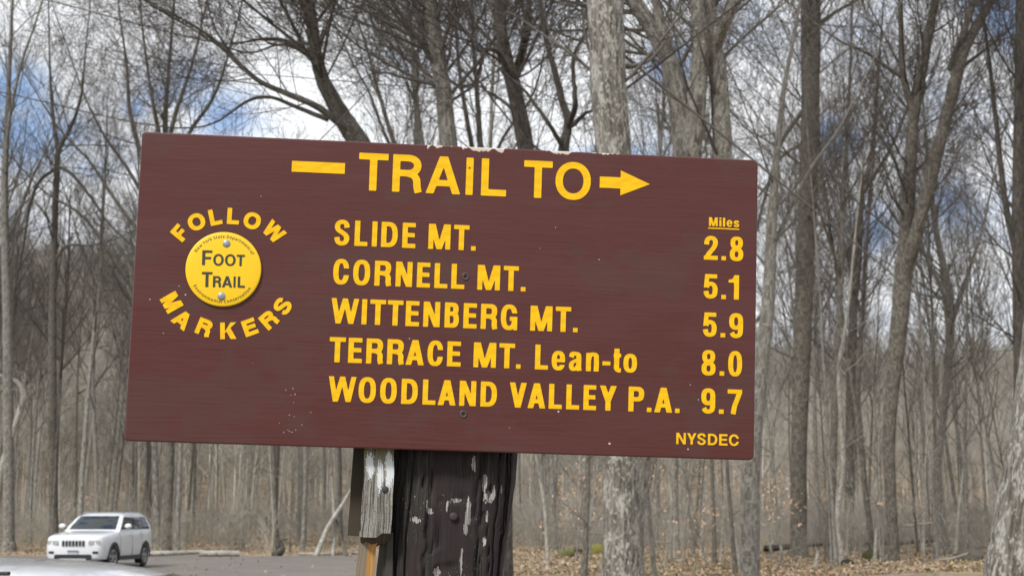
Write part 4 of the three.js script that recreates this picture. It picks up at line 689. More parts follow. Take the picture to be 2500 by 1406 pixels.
  const around = (text, mid, r, dir, size, gap) => { cx.font = 'bold ' + size + 'px sans-serif'; const ws = [...text].map((q) => cx.measureText(q).width * gap), tot = ws.reduce((a, b) => a + b, 0); let s = -tot / 2; [...text].forEach((q, k) => { const m = s + ws[k] / 2; s += ws[k]; const a = mid + dir * m / r; cx.save(); cx.translate(512 + Math.sin(a) * r, 512 - Math.cos(a) * r); cx.rotate(dir > 0 ? a : a + Math.PI); cx.fillText(q, 0, 0); cx.restore(); }); };
  around('New York State Department of', 0.02, 448, 1, 62, 1.04);
  around('Environmental Conservation', Math.PI + 0.03, 442, -1, 62, 1.05);
  const ct = new THREE.CanvasTexture(cv); ct.colorSpace = THREE.SRGBColorSpace;
  const marker = mesh('trail_marker', disc, std({ map: ct, roughness: 0.5 }), trailSign); marker.position.copy(L0(dc[0], dc[1], 1.7)); marker.rotation.z = 0.02;
  const gm = std({ color: lin(0.035, 0.042, 0.022), roughness: 0.5 });
  const small = (ch, x0, x1, y0, y1, s, t) => { const m = mesh('letter', letterGeo(ch, x1 - x0, y1 - y0, s, t, 0.25, 2.1, 36), gm, marker); m.position.set((x0 + x1) / 2000 - dc[0] / 1000, (y0 + y1) / 2000 - dc[1] / 1000, 0.00212); };
  small('F', -244, -234.3, 21.8, 36.5, 2.9, 2.4); small('O', -233.2, -223, 21.4, 33.2, 2.35, 2.0); small('O', -221.8, -211.4, 21.4, 33.2, 2.35, 2.0); small('T', -210.5, -202.6, 21.6, 32.8, 2.35, 2.0);
  small('T', -243.8, -233.5, 0.4, 15.2, 2.9, 2.4); small('R', -232.8, -224.6, 0.3, 11.3, 2.35, 2.0); small('A', -224.0, -214, 0.3, 11.3, 2.35, 2.0); small('I', -212.9, -210.8, 0.3, 11.3, 2.35, 2.0); small('L', -208.8, -201.8, 0.4, 11.3, 2.35, 2.0);
  const nailMat = std({ color: lin(0.30, 0.31, 0.33), roughness: 0.5, metalness: 0.65 });
  for (const [x, y] of [[-220.8, 43.4], [-224.1, -8.5]]) { const m = mesh('nail_head', new THREE.LatheGeometry([[0.0001, 0.0016], [0.002, 0.0015], [0.0036, 0.0010], [0.0041, 0.0003], [0.0041, -0.0012]].map(([a, b]) => new THREE.Vector2(a, b)), 24), nailMat, marker); m.rotation.x = Math.PI / 2; m.position.set((x - dc[0]) / 1000, (y - dc[1]) / 1000, 0.0014); }

  // the post: a squared, much checked timber
  const groove = (X, Y) => { let g = 0; for (let k = 0; k < CHECKS.length; k++) { const [x0, w0, y0, y1, lean] = CHECKS[k]; if (Y < y0 || Y > y1) continue; const cxx = x0 + lean * (Y + 150) + 1.6 * (noise2(Y * 0.03 + k * 7, k, 1e6, 1e6, 3) - 0.5) + 0.8 * (noise2(Y * 0.12, k, 1e6, 1e6, 4) - 0.5), fade = sstep(y0, y0 + 25, Y) * (1 - sstep(y1 - 25, y1, Y)), d = Math.abs(X - cxx) / (w0 * (0.35 + 0.65 * fade)); if (d < 1) g = Math.max(g, (1 - d * d) * fade); } return g; };
  const chip = (X, Y) => { let m = 0; for (const [x, y, rx, ry, e] of CHIPS) { const dx = (X - x) / rx * 1.1, dy = (Y - y) / ry * 1.05, d = dx * dx + dy * dy; if (d < 2.2) m = Math.max(m, d + e * (fbm2(X * 0.9 + 30, Y * 0.35 + 70, 1e6, 1e6, 3, 19) - 0.5) * 3 < 1 ? 1 : 0); } return m; };
  const nu = 200, nv = 150, pos = [], uv2 = [], idx = [];
  const yTop = -40, yBot = -360, cxm = 13, half = (Y) => lerp(56, 65, sstep(-300, -150, Y));
  const prof = (a, hw) => { const c = Math.cos(a), s = Math.sin(a), n = 3.6; return [hw * Math.sign(c) * Math.abs(c) ** (2 / n), 62 * Math.sign(s) * Math.abs(s) ** (2 / n)]; };
  for (let j = 0; j <= nv; j++) for (let i = 0; i <= nu; i++) {
    const Y = lerp(yBot, yTop, j / nv), a = -Math.PI / 2 + (i / nu - 0.5) * Math.PI * 2 + Math.PI; let [px, pz] = prof(a, half(Y)); const X = px + cxm + (Y + 155) * 0.026, g = groove(X, Y), front = pz > 0 ? 1 : 0.3;
    pz += -g * 5.0 * front + (fbm2(X * 0.45 + 10, Y * 0.012 + 20, 1e6, 1e6, 3, 27) - 0.5) * 0.9 + (fbm2(X * 0.06, Y * 0.008, 1e6, 1e6, 2, 29) - 0.5) * 4 - chip(X, Y) * 0.6 * front;
    const q = L0(X + (fbm2(Y * 0.05, pz * 0.2, 1e6, 1e6, 2, 30) - 0.5) * 2, Y, pz - 20 - 63); pos.push(q.x, q.y, q.z); uv2.push((X + 100) / 200, (Y + 360) / 320);
  }
  for (let j = 0; j < nv; j++) for (let i = 0; i < nu; i++) { const a = j * (nu + 1) + i; idx.push(a, a + 1, a + nu + 1, a + 1, a + nu + 2, a + nu + 1); }
  const pg = new THREE.BufferGeometry(); pg.setAttribute('position', new THREE.Float32BufferAttribute(pos, 3)); pg.setAttribute('uv', new THREE.Float32BufferAttribute(uv2, 2)); pg.setIndex(idx); pg.computeVertexNormals();
  const postTex = dataTex(1024, 1536, (u, v) => {
    const X = u * 200 - 100, Y = v * 320 - 360, st = fbm2(X * 0.8, Y * 0.02 + 4, 1e6, 1e6, 4, 35), fine = noise2(X * 2.4, Y * 0.05, 1e6, 1e6, 36), wear = fbm2(X * 0.05 + 3, Y * 0.03 + 8, 1e6, 1e6, 4, 37);
    let c = mix3([0.015, 0.0092, 0.0095], [0.027, 0.0160, 0.0165], sstep(0.3, 0.7, st * 0.5 + fine * 0.5));
    c = mix3(c, mix3([0.014, 0.012, 0.010], [0.055, 0.048, 0.040], sstep(0.45, 0.8, st * 0.4 + fine * 0.6)), sstep(0.50, 0.60, wear + (X < -5 ? 0.05 : -0.05) + (Y < -225 ? 0.06 : 0)) * 0.9);
    if (X < -38) c = mix3(c, mix3([0.014, 0.013, 0.011], [0.055, 0.05, 0.042], fine), 0.8);
    const sp = noise2(X * 1.5, Y * 0.55, 1e6, 1e6, 39); if (sp > 0.93 && wear > 0.52 && Y < -195) c = [0.24, 0.22, 0.19];
    if (chip(X, Y)) c = mix3([0.10, 0.085, 0.08], [0.46, 0.43, 0.40], sstep(0.25, 0.7, fine * 0.5 + st * 0.5));
    return c;
  }, true, false);
  const post = mesh('post', pg, std({ map: postTex, roughness: 0.88 }), trailSign);
  // the rest of the post down into the ground
  const low = []; for (let j = 0; j <= 12; j++) for (let i = 0; i <= 40; i++) { const Y = lerp(-DROP * 1000 - 300, -359, j / 12), a = -Math.PI / 2 + (i / 40 - 0.5) * Math.PI * 2 + Math.PI, [px, pz] = prof(a, 56); const q = L0(px + cxm - 5.3, Y, pz - 83); low.push(q.x, q.y, q.z); }
  const li = []; for (let j = 0; j < 12; j++) for (let i = 0; i < 40; i++) { const a = j * 41 + i; li.push(a, a + 1, a + 41, a + 1, a + 42, a + 41); }
  const lg = new THREE.BufferGeometry(); lg.setAttribute('position', new THREE.Float32BufferAttribute(low, 3)); lg.setIndex(li); lg.computeVertexNormals(); mesh('post_foot', lg, std({ color: lin(0.03, 0.02, 0.019), roughness: 0.8 }), trailSign);
  const rust = std({ color: lin(0.055, 0.042, 0.040), roughness: 0.6, metalness: 0.3 });
  const nail = (parent, x, y, z, r) => { const m = mesh('nail_head', new THREE.LatheGeometry([[0.0001, 0.0012], [r * 0.6, 0.0011], [r, 0.0005], [r, -0.002]].map(([a, b]) => new THREE.Vector2(a, b)), 20), rust, parent); m.rotation.x = Math.PI / 2; m.position.copy(L0(x, y, z)); };
  nail(post, 12.4, -216.8, -18.5, 0.0042);

  // the weathered batten at its left, and what shows of the wood below and behind
  const battenTex = dataTex(512, 1024, (u, v) => {
    const X = u * 40, Y = v * 160 - 160, gx = X + 4 * (noise2(X * 0.08, Y * 0.02, 1e6, 1e6, 4) - 0.5), st = fbm2(gx * 1.3, Y * 0.03 + 2, 1e6, 1e6, 4, 45), fine = noise2(gx * 4, Y * 0.09, 1e6, 1e6, 46), sp = noise2(X * 2.2, Y * 0.8, 1e6, 1e6, 47);
    let c = mix3([0.085, 0.078, 0.062], [0.36, 0.345, 0.30], sstep(0.30, 0.72, st * 0.55 + fine * 0.25 + sp * 0.2));
    if (st < 0.36) c = mix3(c, [0.05, 0.045, 0.038], 0.6);
    const green = sstep(-88, -58, Y + 14 * (noise2(X * 0.5, Y * 0.2, 1e6, 1e6, 48) - 0.5)) * sstep(0.25, 0.6, sp * 0.5 + fine * 0.5); c = mix3(c, [0.155, 0.165, 0.045], green * 0.8);
    for (const [x, y, rx, ry] of [[11, -70, 4.2, 13], [21, -80, 3.2, 16], [30, -76, 4.4, 19]]) { const dx = (X - x) / rx, dy = (Y - y) / ry; if (dx * dx + dy * dy + 1.3 * (sp - 0.5) + 1.0 * (fine - 0.5) < 1) c = mix3([0.58, 0.60, 0.60], [0.74, 0.76, 0.77], st); }
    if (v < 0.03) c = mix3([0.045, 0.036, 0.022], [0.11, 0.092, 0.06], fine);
    return c;
  }, true, false);
  const bw = 29.5, bx0 = -78.3, segY = 40, segX = 14, bt = new THREE.BoxGeometry(bw, 132, 22, segX, segY, 6), bp = bt.attributes.position, bu = bt.attributes.uv;
  for (let k = 0; k < bp.count; k++) {
    let x = bp.getX(k), y = bp.getY(k), z = bp.getZ(k); const fx = x / bw + 0.5, fy = (66 - y) / 132;
    if (fy > 0.94 && fx > 0.55) y += (fx - 0.55) * 26 * (z > 0 ? 1 : 0.45);                 // split-off corner
    if (fy > 0.93) y += (z - 11) * -0.0 + (z + 11) * 0.62 * sstep(0.93, 1, fy) - 4;
    if (fy > 0.97) { y += -3 + 3 * noise2(x * 0.4, z * 0.3, 1e6, 1e6, 51); if (z > 8 && fx < 0.62) { z -= 2.5; } }
    z += (noise2(x * 0.5 + 20, y * 0.03, 1e6, 1e6, 52) - 0.5) * 1.2 * (z > 0 ? 1 : 0); x += (noise2(y * 0.05, z * 0.1, 1e6, 1e6, 53) - 0.5) * 1.6;
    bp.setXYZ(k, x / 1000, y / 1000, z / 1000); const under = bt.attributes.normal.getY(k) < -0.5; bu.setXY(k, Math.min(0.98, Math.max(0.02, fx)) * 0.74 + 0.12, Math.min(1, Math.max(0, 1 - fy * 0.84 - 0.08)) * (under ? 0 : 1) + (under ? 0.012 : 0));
  }
  bt.computeVertexNormals();
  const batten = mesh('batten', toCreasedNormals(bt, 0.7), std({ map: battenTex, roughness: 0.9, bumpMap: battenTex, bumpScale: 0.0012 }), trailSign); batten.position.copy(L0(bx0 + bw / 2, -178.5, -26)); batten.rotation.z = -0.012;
  nail(batten, 0, 0, 0, 0.0034); batten.children[0].position.set(0.0075, -0.0135, 0.0112);
  const old = std({ color: lin(0.045, 0.034, 0.020), roughness: 0.85 });
  const board2 = new THREE.BoxGeometry(0.016, 0.20, 0.10, 2, 12, 6), b2 = board2.attributes.position; for (let k = 0; k < b2.count; k++) b2.setX(k, b2.getX(k) + 0.0012 * (noise2(b2.getY(k) * 60, b2.getZ(k) * 50, 1e6, 1e6, 5) - 0.5)); board2.computeVertexNormals();
  const side = mesh('side_board', board2, old, trailSign); side.position.copy(L0(-77, -140, -92)); side.rotation.set(0, -0.10, -0.022);
  // split wood under the batten: a fresh orange face and grey splinters
  const splitTex = dataTex(256, 512, (u, v) => { const st = fbm2(u * 22, v * 3, 1e6, 1e6, 4, 58), f = noise2(u * 60, v * 6, 1e6, 1e6, 59), o = sstep(0.36, 0.54, u + 0.5 * (noise2(u * 9, v * 4, 1e6, 1e6, 60) - 0.5)); return mix3(mix3([0.10, 0.075, 0.05], [0.30, 0.245, 0.17], st * 0.6 + f * 0.4), mix3([0.24, 0.105, 0.022], [0.55, 0.30, 0.09], st * 0.6 + f * 0.4), o); }, true, false);
  const splinter = (name, x0, x1, z, d, lean, mat) => {
    const g2 = new THREE.BoxGeometry(x1 - x0, 240, d, 5, 30, 2), q = g2.attributes.position, a = g2.attributes.uv;
    for (let k = 0; k < q.count; k++) { const x = q.getX(k), y = q.getY(k), zz = q.getZ(k); a.setXY(k, (x / (x1 - x0)) * 0.8 + 0.5, (y + 120) / 60); q.setXYZ(k, (x + lean * (y - 120) + 2.2 * (noise2(y * 0.05, x * 0.2 + z, 1e6, 1e6, 63) - 0.5)) / 1000, y / 1000, (zz + 2 * (noise2(x * 0.8, y * 0.03, 1e6, 1e6, 64) - 0.5)) / 1000); }
    g2.computeVertexNormals(); const m = mesh(name, toCreasedNormals(g2, 0.6), mat, trailSign); m.position.copy(L0((x0 + x1) / 2, -235 - 120, z)); return m;
  };
  splinter('split_wood', -80, -61.5, -42, 24, 0.05, std({ map: splitTex, roughness: 0.85, bumpMap: splitTex, bumpScale: 0.0015 }));
  splinter('splinter', -60, -48.5, -47, 16, 0.03, std({ color: lin(0.075, 0.07, 0.056), roughness: 0.95 })); splinter('splinter', -52.5, -46, -38, 9, 0.01, std({ color: lin(0.05, 0.046, 0.038), roughness: 0.95 }));
}

// ---------------------------------------------------------------- cars
const paint = new THREE.MeshPhysicalMaterial({ color: lin(0.68, 0.69, 0.705), roughness: 0.35, clearcoat: 1, clearcoatRoughness: 0.04 });
const glassM = new THREE.MeshPhysicalMaterial({ color: lin(0.014, 0.017, 0.019), roughness: 0.03, specularIntensity: 1, ior: 1.7 });
const blackM = std({ color: lin(0.012, 0.012, 0.013), roughness: 0.6 }), tyreM = std({ color: lin(0.016, 0.016, 0.017), roughness: 0.9 }), chromeM = std({ color: lin(0.62, 0.63, 0.65), roughness: 0.25, metalness: 0.9 }), lampM = new THREE.MeshPhysicalMaterial({ color: lin(0.36, 0.37, 0.36), roughness: 0.12, clearcoat: 1 });
function table(list, x) { for (let i = 0; i + 1 < list.length; i++) { const a = list[i], b = list[i + 1]; if (x >= Math.min(a[0], b[0]) && x <= Math.max(a[0], b[0])) { const t = (x - a[0]) / (b[0] - a[0]), s = t * t * (3 - 2 * t) * 0.4 + t * 0.6; return lerp(a[1], b[1], s); } } return x < list[0][0] === list[0][0] < list[list.length - 1][0] ? list[0][1] : list[list.length - 1][1]; }
function grid(f, nu, nv, closed = false) {
  const p = [], u = [], ix = []; for (let j = 0; j <= nv; j++) for (let i = 0; i <= nu; i++) { const q = f(i / nu, j / nv); p.push(q[0], q[1], q[2]); u.push(i / nu, j / nv); }
  for (let j = 0; j < nv; j++) for (let i = 0; i < nu; i++) { const a = j * (nu + 1) + i; ix.push(a, a + 1, a + nu + 1, a + 1, a + nu + 2, a + nu + 1); }
  const g = new THREE.BufferGeometry(); g.setAttribute('position', new THREE.Float32BufferAttribute(p, 3)); g.setAttribute('uv', new THREE.Float32BufferAttribute(u, 2)); g.setIndex(ix); g.computeVertexNormals(); return g;
}
function makeCar(c) {                                          // z forwards, x to the car's left, y up
  const car = new THREE.Group();
  // lower body, lofted from nose to tail and closed at both ends
  const zs = c.top.map((q) => q[0]), secs = [], all = []; for (let k = 0; k + 1 < zs.length; k++) for (let s = 0; s < 3; s++) all.push(lerp(zs[k], zs[k + 1], s / 3)); all.push(zs[zs.length - 1]);
  const section = (z, shrink = 1) => {
    const w = table(c.wide, z) * shrink, t = table(c.top, z), b = table(c.low, z), mid = (t + b) / 2, pr = [[0, b], [0.80, b], [0.94, b + 0.05], [0.985, b + 0.17], [1, mid - 0.05], [1, mid + 0.08], [0.985, t - 0.17], [0.955, t - 0.06], [0.90, t - 0.012], [0.80, t + 0.012], [0.45, t + 0.028], [0, t + 0.034]];
    const q = pr.map(([x, y]) => [x * w, shrink < 1 ? lerp(mid, y, shrink) : y]); return [...q, ...q.slice(1, -1).reverse().map(([x, y]) => [-x, y])];
  };
  secs.push(section(all[0], 0.01).map(([x, y]) => [x, y, all[0]])); all.forEach((z) => secs.push(section(z).map(([x, y]) => [x, y, z]))); secs.push(section(all[all.length - 1], 0.01).map(([x, y]) => [x, y, all[all.length - 1]]));
  const m = secs[0].length, bp = [], bi = []; secs.forEach((s) => s.forEach((q) => bp.push(...q)));
  for (let j = 0; j + 1 < secs.length; j++) for (let i = 0; i < m; i++) { const a = j * m + i, b = j * m + (i + 1) % m; bi.push(a, a + m, b, b, a + m, b + m); }
  let bg = new THREE.BufferGeometry(); bg.setAttribute('position', new THREE.Float32BufferAttribute(bp, 3)); bg.setIndex(bi); bg = toCreasedNormals(bg, 0.62); bg.setAttribute('uv', new THREE.Float32BufferAttribute(new Float32Array(bg.attributes.position.count * 2), 2));
  const ev = new Evaluator(); ev.useGroups = false; let body = new Brush(bg, paint); body.updateMatrixWorld();
  for (const z of c.axles) { const b = new Brush(new THREE.CylinderGeometry(c.arch, c.arch, c.W * 1.4, 40).rotateZ(Math.PI / 2), paint); b.position.set(0, c.wheel, z); b.updateMatrixWorld(); const cut = new Brush(b.geometry.clone(), paint); cut.position.copy(b.position); cut.updateMatrixWorld(); body = ev.evaluate(body, cut, SUBTRACTION); }
  mesh('body', body.geometry, paint, car);
  mesh('underbody', new THREE.BoxGeometry(c.W * 0.78, 0.35, c.L * 0.86), blackM, car).position.set(0, c.wheel + 0.06, 0);
  // cabin
  const front = (y) => table(c.front, y), rear = (y) => table(c.rear, y), half = (y) => table(c.half, y), y0 = c.front[0][0], y1 = c.front[c.front.length - 1][0];
  const ringPt = (s, y) => {                                    // once round at height y: windscreen, left side, back, right side
    const h = half(y), zf = front(y), zr = rear(y), q = s * 4;
    if (q <= 1) { const t = lerp(-1, 1, q); return [t * h, y, zf - c.bow * t * t * (1 + 0.4 * t * t)]; }
    if (q <= 2) { const t = q - 1; return [h + 0.02 * Math.sin(t * Math.PI), y, lerp(zf - c.bow * 1.4, zr + 0.11, t)]; }
    if (q <= 3) { const t = lerp(1, -1, q - 2); return [t * h, y, zr + 0.11 * t * t]; }
    const t = q - 3; return [-h - 0.02 * Math.sin(t * Math.PI), y, lerp(zr + 0.11, zf - c.bow * 1.4, t)];
  };
  const hs = []; for (let k = 0; k <= 18; k++) hs.push(lerp(y0, y1, 1 - Math.pow(1 - k / 18, 1.6)));
  const cab = grid((u, v) => ringPt(u, hs[Math.round(v * 18)]), 64, 18), lid = grid((u, v) => { const [x, y, z] = ringPt(u, y1), cz = (front(y1) + rear(y1)) / 2; return [lerp(x, 0, v), y1 + 0.012 * (1 - (1 - v) ** 2), lerp(z, cz, v)]; }, 64, 6);
  mesh('cabin', toCreasedNormals(mergeGeometries([cab, lid]), 0.75), paint, car);
  const pane = (name, fu, ya, yb, mat = glassM, nu = 16, nv = 8) => {
    const off = name === 'window_trim' ? 0.003 : 0.008;
    const f = (u, v) => { const y = lerp(ya, yb, v); return ringPt(fu(u, v), y); };
    const g = grid((u, v) => { const p = f(u, v), du = f(Math.min(1, u + 0.01), v).map((q, k) => q - f(Math.max(0, u - 0.01), v)[k]), dv = f(u, Math.min(1, v + 0.01)).map((q, k) => q - f(u, Math.max(0, v - 0.01))[k]); const n = V(...du).cross(V(...dv)).normalize(); const o = n.dot(V(p[0], 0.2, p[2] - (front(y0) + rear(y0)) / 2)) < 0 ? -off : off; return [p[0] + n.x * o, p[1] + n.y * o, p[2] + n.z * o]; }, nu, nv);
    return mesh(name, g, mat, car);
  };
  const [wy0, wy1] = c.glass;
  if (c.moulding) for (const sx of [1, -1]) { const t = new Tubes(), a = []; let yy = y0; while (half(yy) > c.moulding && yy < y1) yy += 0.002; for (let k = 0; k <= 10; k++) a.push(V(sx * (c.moulding + 0.004), yy, lerp(front(yy) - c.bow * 0.9, rear(yy) + 0.12, k / 10))); t.tube(a, a.map(() => 0.009), 6); mesh('roof_moulding', t.build(), blackM, car); }
  pane('windscreen', (u) => lerp(0.018, 0.232, u), wy0 + 0.01, wy1 + 0.03);
  for (const side of [0, 1]) {
    const S = (t) => (side ? 1 - (t - 0.25) + 0 : t), run = (a, b, slant) => (u, v) => { const t = lerp(a, b, u) + slant * v; const q = 0.25 + 0.25 * t; return side ? 0.75 + 0.25 * (1 - t) : q; };
    pane('side_window', run(0.03, 0.345, 0.0), wy0 + 0.02, wy1); pane('side_window', run(0.375, 0.69, 0.0), wy0 + 0.03, wy1); pane('side_window', run(0.715, 0.93, 0.0), wy0 + 0.06, wy1 - 0.01);
    pane('window_trim', run(0.022, 0.945, 0), wy0 + 0.008, wy1 + 0.004, c.trim ?? blackM);
    // mirror
    const sx = side ? -1 : 1, mg = new THREE.SphereGeometry(0.115, 18, 12); mg.scale(1.0, 0.72, 0.62); const mi = mesh('mirror', mg, paint, car); mi.position.set(sx * (half(wy0) + 0.19), wy0 + 0.11, c.mirror);
    mesh('mirror_arm', new THREE.BoxGeometry(0.16, 0.045, 0.06), blackM, mi).position.set(-sx * 0.11, -0.06, 0);
    // rails and door seams
    if (c.rail) { const rp = []; for (let k = 0; k <= 8; k++) { const z = lerp(c.rail[0], c.rail[1], k / 8), e = Math.sin(k / 8 * Math.PI); rp.push(V(sx * c.rail[2], c.rail[3] + 0.035 * Math.min(1, e * 3), z)); } const t = new Tubes(); t.tube(rp, rp.map(() => 0.014), 6); mesh('roof_rail', t.build(), c.railMat ?? chromeM, car); }
    for (const z of c.seams) { const t = new Tubes(), a = []; for (let k = 0; k <= 6; k++) { const y = lerp(c.low[4][1] + 0.12, table(c.top, z) - 0.05, k / 6), tt = table(c.top, z), b = table(c.low, z), md = (tt + b) / 2, w = table(c.wide, z) * (y > tt - 0.17 ? lerp(0.985, 0.955, (y - tt + 0.17) / 0.11) : y > md + 0.08 ? lerp(1, 0.985, (y - md - 0.08) / (tt - 0.25 - md)) : y < b + 0.17 ? 0.985 : 1); a.push(V(sx * w, y, z)); } t.tube(a, a.map(() => 0.006), 4); mesh('door_seam', t.build(), blackM, car); }
    for (const z of c.handles) { const g = new THREE.BoxGeometry(0.03, 0.035, 0.2); mesh('door_handle', g, paint, car).position.set(sx * (table(c.wide, z) * 0.985 + 0.012), table(c.top, z) - 0.15, z); }
  }
  pane('rear_window', (u) => lerp(0.52, 0.73, u), wy0 + 0.04, wy1 - 0.02);
  // wheels
  const tg = new THREE.LatheGeometry([[c.wheel * 0.62, -0.11], [c.wheel * 0.9, -0.118], [c.wheel * 0.985, -0.09], [c.wheel, -0.03], [c.wheel, 0.03], [c.wheel * 0.985, 0.09], [c.wheel * 0.9, 0.118], [c.wheel * 0.62, 0.11]].map(([a, b]) => new THREE.Vector2(a, b)), 36).rotateZ(Math.PI / 2);
  const spokes = []; for (let k = 0; k < 5; k++) spokes.push(new THREE.BoxGeometry(0.03, c.wheel * 0.56, 0.075).translate(0.085, c.wheel * 0.31, 0).rotateX(k / 5 * 6.283)); spokes.push(new THREE.CylinderGeometry(0.07, 0.07, 0.05, 18).rotateZ(Math.PI / 2).translate(0.085, 0, 0), new THREE.TorusGeometry(c.wheel * 0.60, 0.022, 8, 32).rotateY(Math.PI / 2).translate(0.095, 0, 0));
  const rimG = mergeGeometries(spokes.map((g) => g.index ? g.toNonIndexed() : g)), backG = new THREE.CylinderGeometry(c.wheel * 0.63, c.wheel * 0.63, 0.1, 28).rotateZ(Math.PI / 2), rimM = std({ color: lin(0.42, 0.43, 0.44), roughness: 0.35, metalness: 0.8 });
  for (const z of c.axles) for (const sx of [1, -1]) { const w = new THREE.Group(); w.name = 'wheel'; w.position.set(sx * (c.W / 2 - 0.14), c.wheel, z); w.rotation.y = (sx < 0 ? Math.PI : 0) + (z > 0 ? c.steer ?? 0 : 0); car.add(w); mesh('tyre', tg, tyreM, w); mesh('rim', rimG, rimM, w); mesh('brake_disc', backG, blackM, w); }
  return car;
}
const rounded = (w, h, d, r) => { const s = new THREE.Shape(), x = w / 2, y = h / 2; s.moveTo(-x + r, -y); s.lineTo(x - r, -y); s.quadraticCurveTo(x, -y, x, -y + r); s.lineTo(x, y - r); s.quadraticCurveTo(x, y, x - r, y); s.lineTo(-x + r, y); s.quadraticCurveTo(-x, y, -x, y - r); s.lineTo(-x, -y + r); s.quadraticCurveTo(-x, -y, -x + r, -y); return new THREE.ExtrudeGeometry(s, { depth: d, bevelEnabled: false, curveSegments: 5 }).translate(0, 0, -d / 2); };
{
  const suv = makeCar({
    L: 4.82, W: 1.94, wheel: 0.375, arch: 0.445, axles: [1.50, -1.41], steer: -0.12, mirror: 0.62, bow: 0.13, glass: [1.21, 1.60], trim: blackM,
    top: [[2.40, 0.93], [2.36, 0.985], [2.26, 1.03], [2.0, 1.075], [1.5, 1.125], [1.0, 1.165], [0.4, 1.175], [-0.6, 1.195], [-1.6, 1.23], [-2.15, 1.235], [-2.34, 1.17], [-2.40, 0.98]],
    low: [[2.40, 0.36], [2.36, 0.33], [2.26, 0.30], [2.0, 0.29], [1.5, 0.29], [1.0, 0.28], [-1.6, 0.30], [-2.15, 0.33], [-2.34, 0.37], [-2.40, 0.42]],
    wide: [[2.40, 0.70], [2.36, 0.80], [2.26, 0.885], [2.0, 0.94], [1.5, 0.968], [1.0, 0.97], [-1.6, 0.97], [-2.15, 0.93], [-2.34, 0.86], [-2.40, 0.76]],
    front: [[1.13, 1.12], [1.3, 0.88], [1.5, 0.57], [1.62, 0.36], [1.70, 0.12], [1.74, -0.20], [1.758, -0.55]], rear: [[1.13, -2.30], [1.3, -2.26], [1.5, -2.14], [1.62, -2.04], [1.70, -1.92], [1.74, -1.7], [1.758, -1.4]], half: [[1.13, 0.895], [1.3, 0.855], [1.5, 0.785], [1.62, 0.735], [1.70, 0.66], [1.74, 0.53], [1.758, 0.36]],
    rail: [0.05, -1.85, 0.66, 1.715], seams: [0.98, -0.12, -1.05], handles: [0.05, -0.9],
  });
  const zf = 2.402, front = (name, g, mat, x, y, z, ry = 0) => { const q = mesh(name, g, mat, suv); q.position.set(x, y, z); q.rotation.y = ry; return q; };
  const slot = rounded(0.064, 0.165, 0.06, 0.02), bez = rounded(0.082, 0.190, 0.03, 0.028);
  for (let k = -3; k <= 3; k++) { const b = front('grille_slot', bez, paint, k * 0.105, 0.815, zf); const s = mesh('slot_opening', slot, blackM, b); s.position.z = 0.001; }
  for (const sx of [1, -1]) {
    front('headlight', rounded(0.36, 0.125, 0.06, 0.04), lampM, sx * 0.645, 0.835, 2.372, sx * 0.22);
    const bz = front('headlight_bezel', rounded(0.20, 0.045, 0.03, 0.02), blackM, sx * 0.60, 0.835, 2.392, sx * 0.22);
    front('fog_light', rounded(0.17, 0.075, 0.05, 0.03), blackM, sx * 0.685, 0.545, 2.383, sx * 0.25);
  }
  front('lower_grille', rounded(1.16, 0.17, 0.05, 0.06), blackM, 0, 0.40, zf);
  for (const sx of [1, -1]) {
    const sill = mesh('sill', rounded(2.0, 0.13, 0.06, 0.03).rotateY(Math.PI / 2), std({ color: lin(0.045, 0.045, 0.047), roughness: 0.7 }), suv); sill.position.set(sx * 0.955, 0.345, 0.05);
    for (const z of [1.50, -1.41]) { const arc = mesh('wheel_arch_trim', new THREE.TorusGeometry(0.452, 0.022, 8, 36, Math.PI * 1.06).rotateZ(-0.09).rotateY(Math.PI / 2), std({ color: lin(0.05, 0.05, 0.052), roughness: 0.7 }), suv); arc.position.set(sx * 0.962, 0.375, z); }
  }
  front('skid_plate', rounded(0.82, 0.07, 0.04, 0.03), chromeM, 0, 0.335, zf + 0.006);
  front('licence_plate', rounded(0.31, 0.155, 0.012, 0.012), std({ color: lin(0.40, 0.43, 0.50), roughness: 0.5 }), 0, 0.525, zf + 0.018);
  front('plate_frame', rounded(0.34, 0.05, 0.02, 0.01), std({ color: lin(0.16, 0.17, 0.2), roughness: 0.5 }), 0, 0.585, zf + 0.024);
  const seat = at(244, 1388, 47.2); suv.position.set(seat.x, 0.013, seat.z); suv.rotation.y = -4.8 * Math.PI / 180;
  add(suv, 'parked_car', 'white off-road car with a slotted grille parked facing the camera across the lot', 'car');

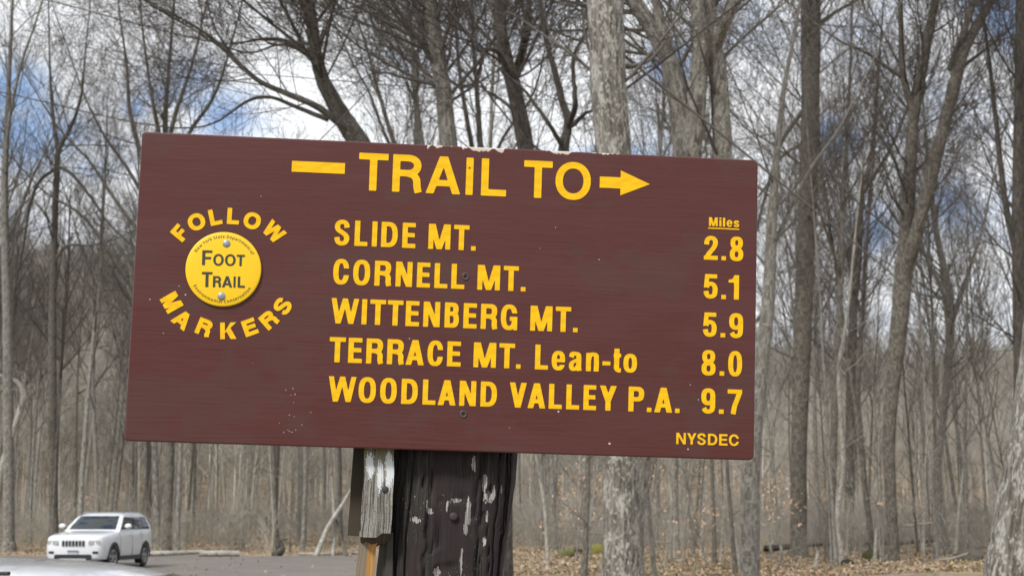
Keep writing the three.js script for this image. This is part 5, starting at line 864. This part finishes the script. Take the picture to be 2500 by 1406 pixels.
  const near = makeCar({
    L: 4.6, W: 1.80, wheel: 0.33, arch: 0.385, axles: [1.36, -1.30], mirror: 0.75, bow: 0.14, glass: [0.98, 1.335], trim: blackM,
    top: [[2.30, 0.66], [2.24, 0.74], [2.0, 0.82], [1.5, 0.90], [1.15, 0.94], [0.6, 0.955], [-0.6, 0.965], [-1.5, 0.98], [-2.0, 0.97], [-2.2, 0.90], [-2.30, 0.76]],
    low: [[2.30, 0.30], [2.24, 0.26], [2.0, 0.22], [1.5, 0.20], [0.6, 0.19], [-1.5, 0.20], [-2.0, 0.25], [-2.2, 0.30], [-2.30, 0.36]],
    wide: [[2.30, 0.62], [2.24, 0.72], [2.0, 0.83], [1.5, 0.89], [0.6, 0.90], [-1.5, 0.90], [-2.0, 0.85], [-2.2, 0.76], [-2.30, 0.66]],
    front: [[0.92, 1.22], [1.10, 0.86], [1.25, 0.52], [1.34, 0.28], [1.40, 0.04], [1.43, -0.18], [1.442, -0.42]], rear: [[0.92, -2.05], [1.10, -1.92], [1.25, -1.78], [1.34, -1.66], [1.40, -1.50], [1.43, -1.28], [1.442, -1.05]], half: [[0.92, 0.80], [1.10, 0.755], [1.25, 0.70], [1.34, 0.655], [1.40, 0.59], [1.43, 0.48], [1.442, 0.34]],
    seams: [0.95, 0.0, -1.0], handles: [0.12, -0.88], moulding: 0.575,
  });
  near.position.set(-1.76, 0.013, -6.55); near.rotation.y = 78 * Math.PI / 180; near.scale.y = 0.985;
  for (const sx of [1, -1]) { const q = mesh('headlight', rounded(0.34, 0.12, 0.06, 0.05), lampM, near); q.position.set(sx * 0.58, 0.66, 2.22); q.rotation.y = sx * 0.35; const r2 = mesh('tail_light', rounded(0.30, 0.14, 0.05, 0.04), std({ color: lin(0.25, 0.012, 0.01), roughness: 0.2 }), near); r2.position.set(sx * 0.60, 0.78, -2.21); r2.rotation.y = Math.PI - sx * 0.3; }
  add(near, 'parked_car', 'white low car in front, only its roof showing at the lower left corner', 'car');
}
renderer.render(scene, camera);
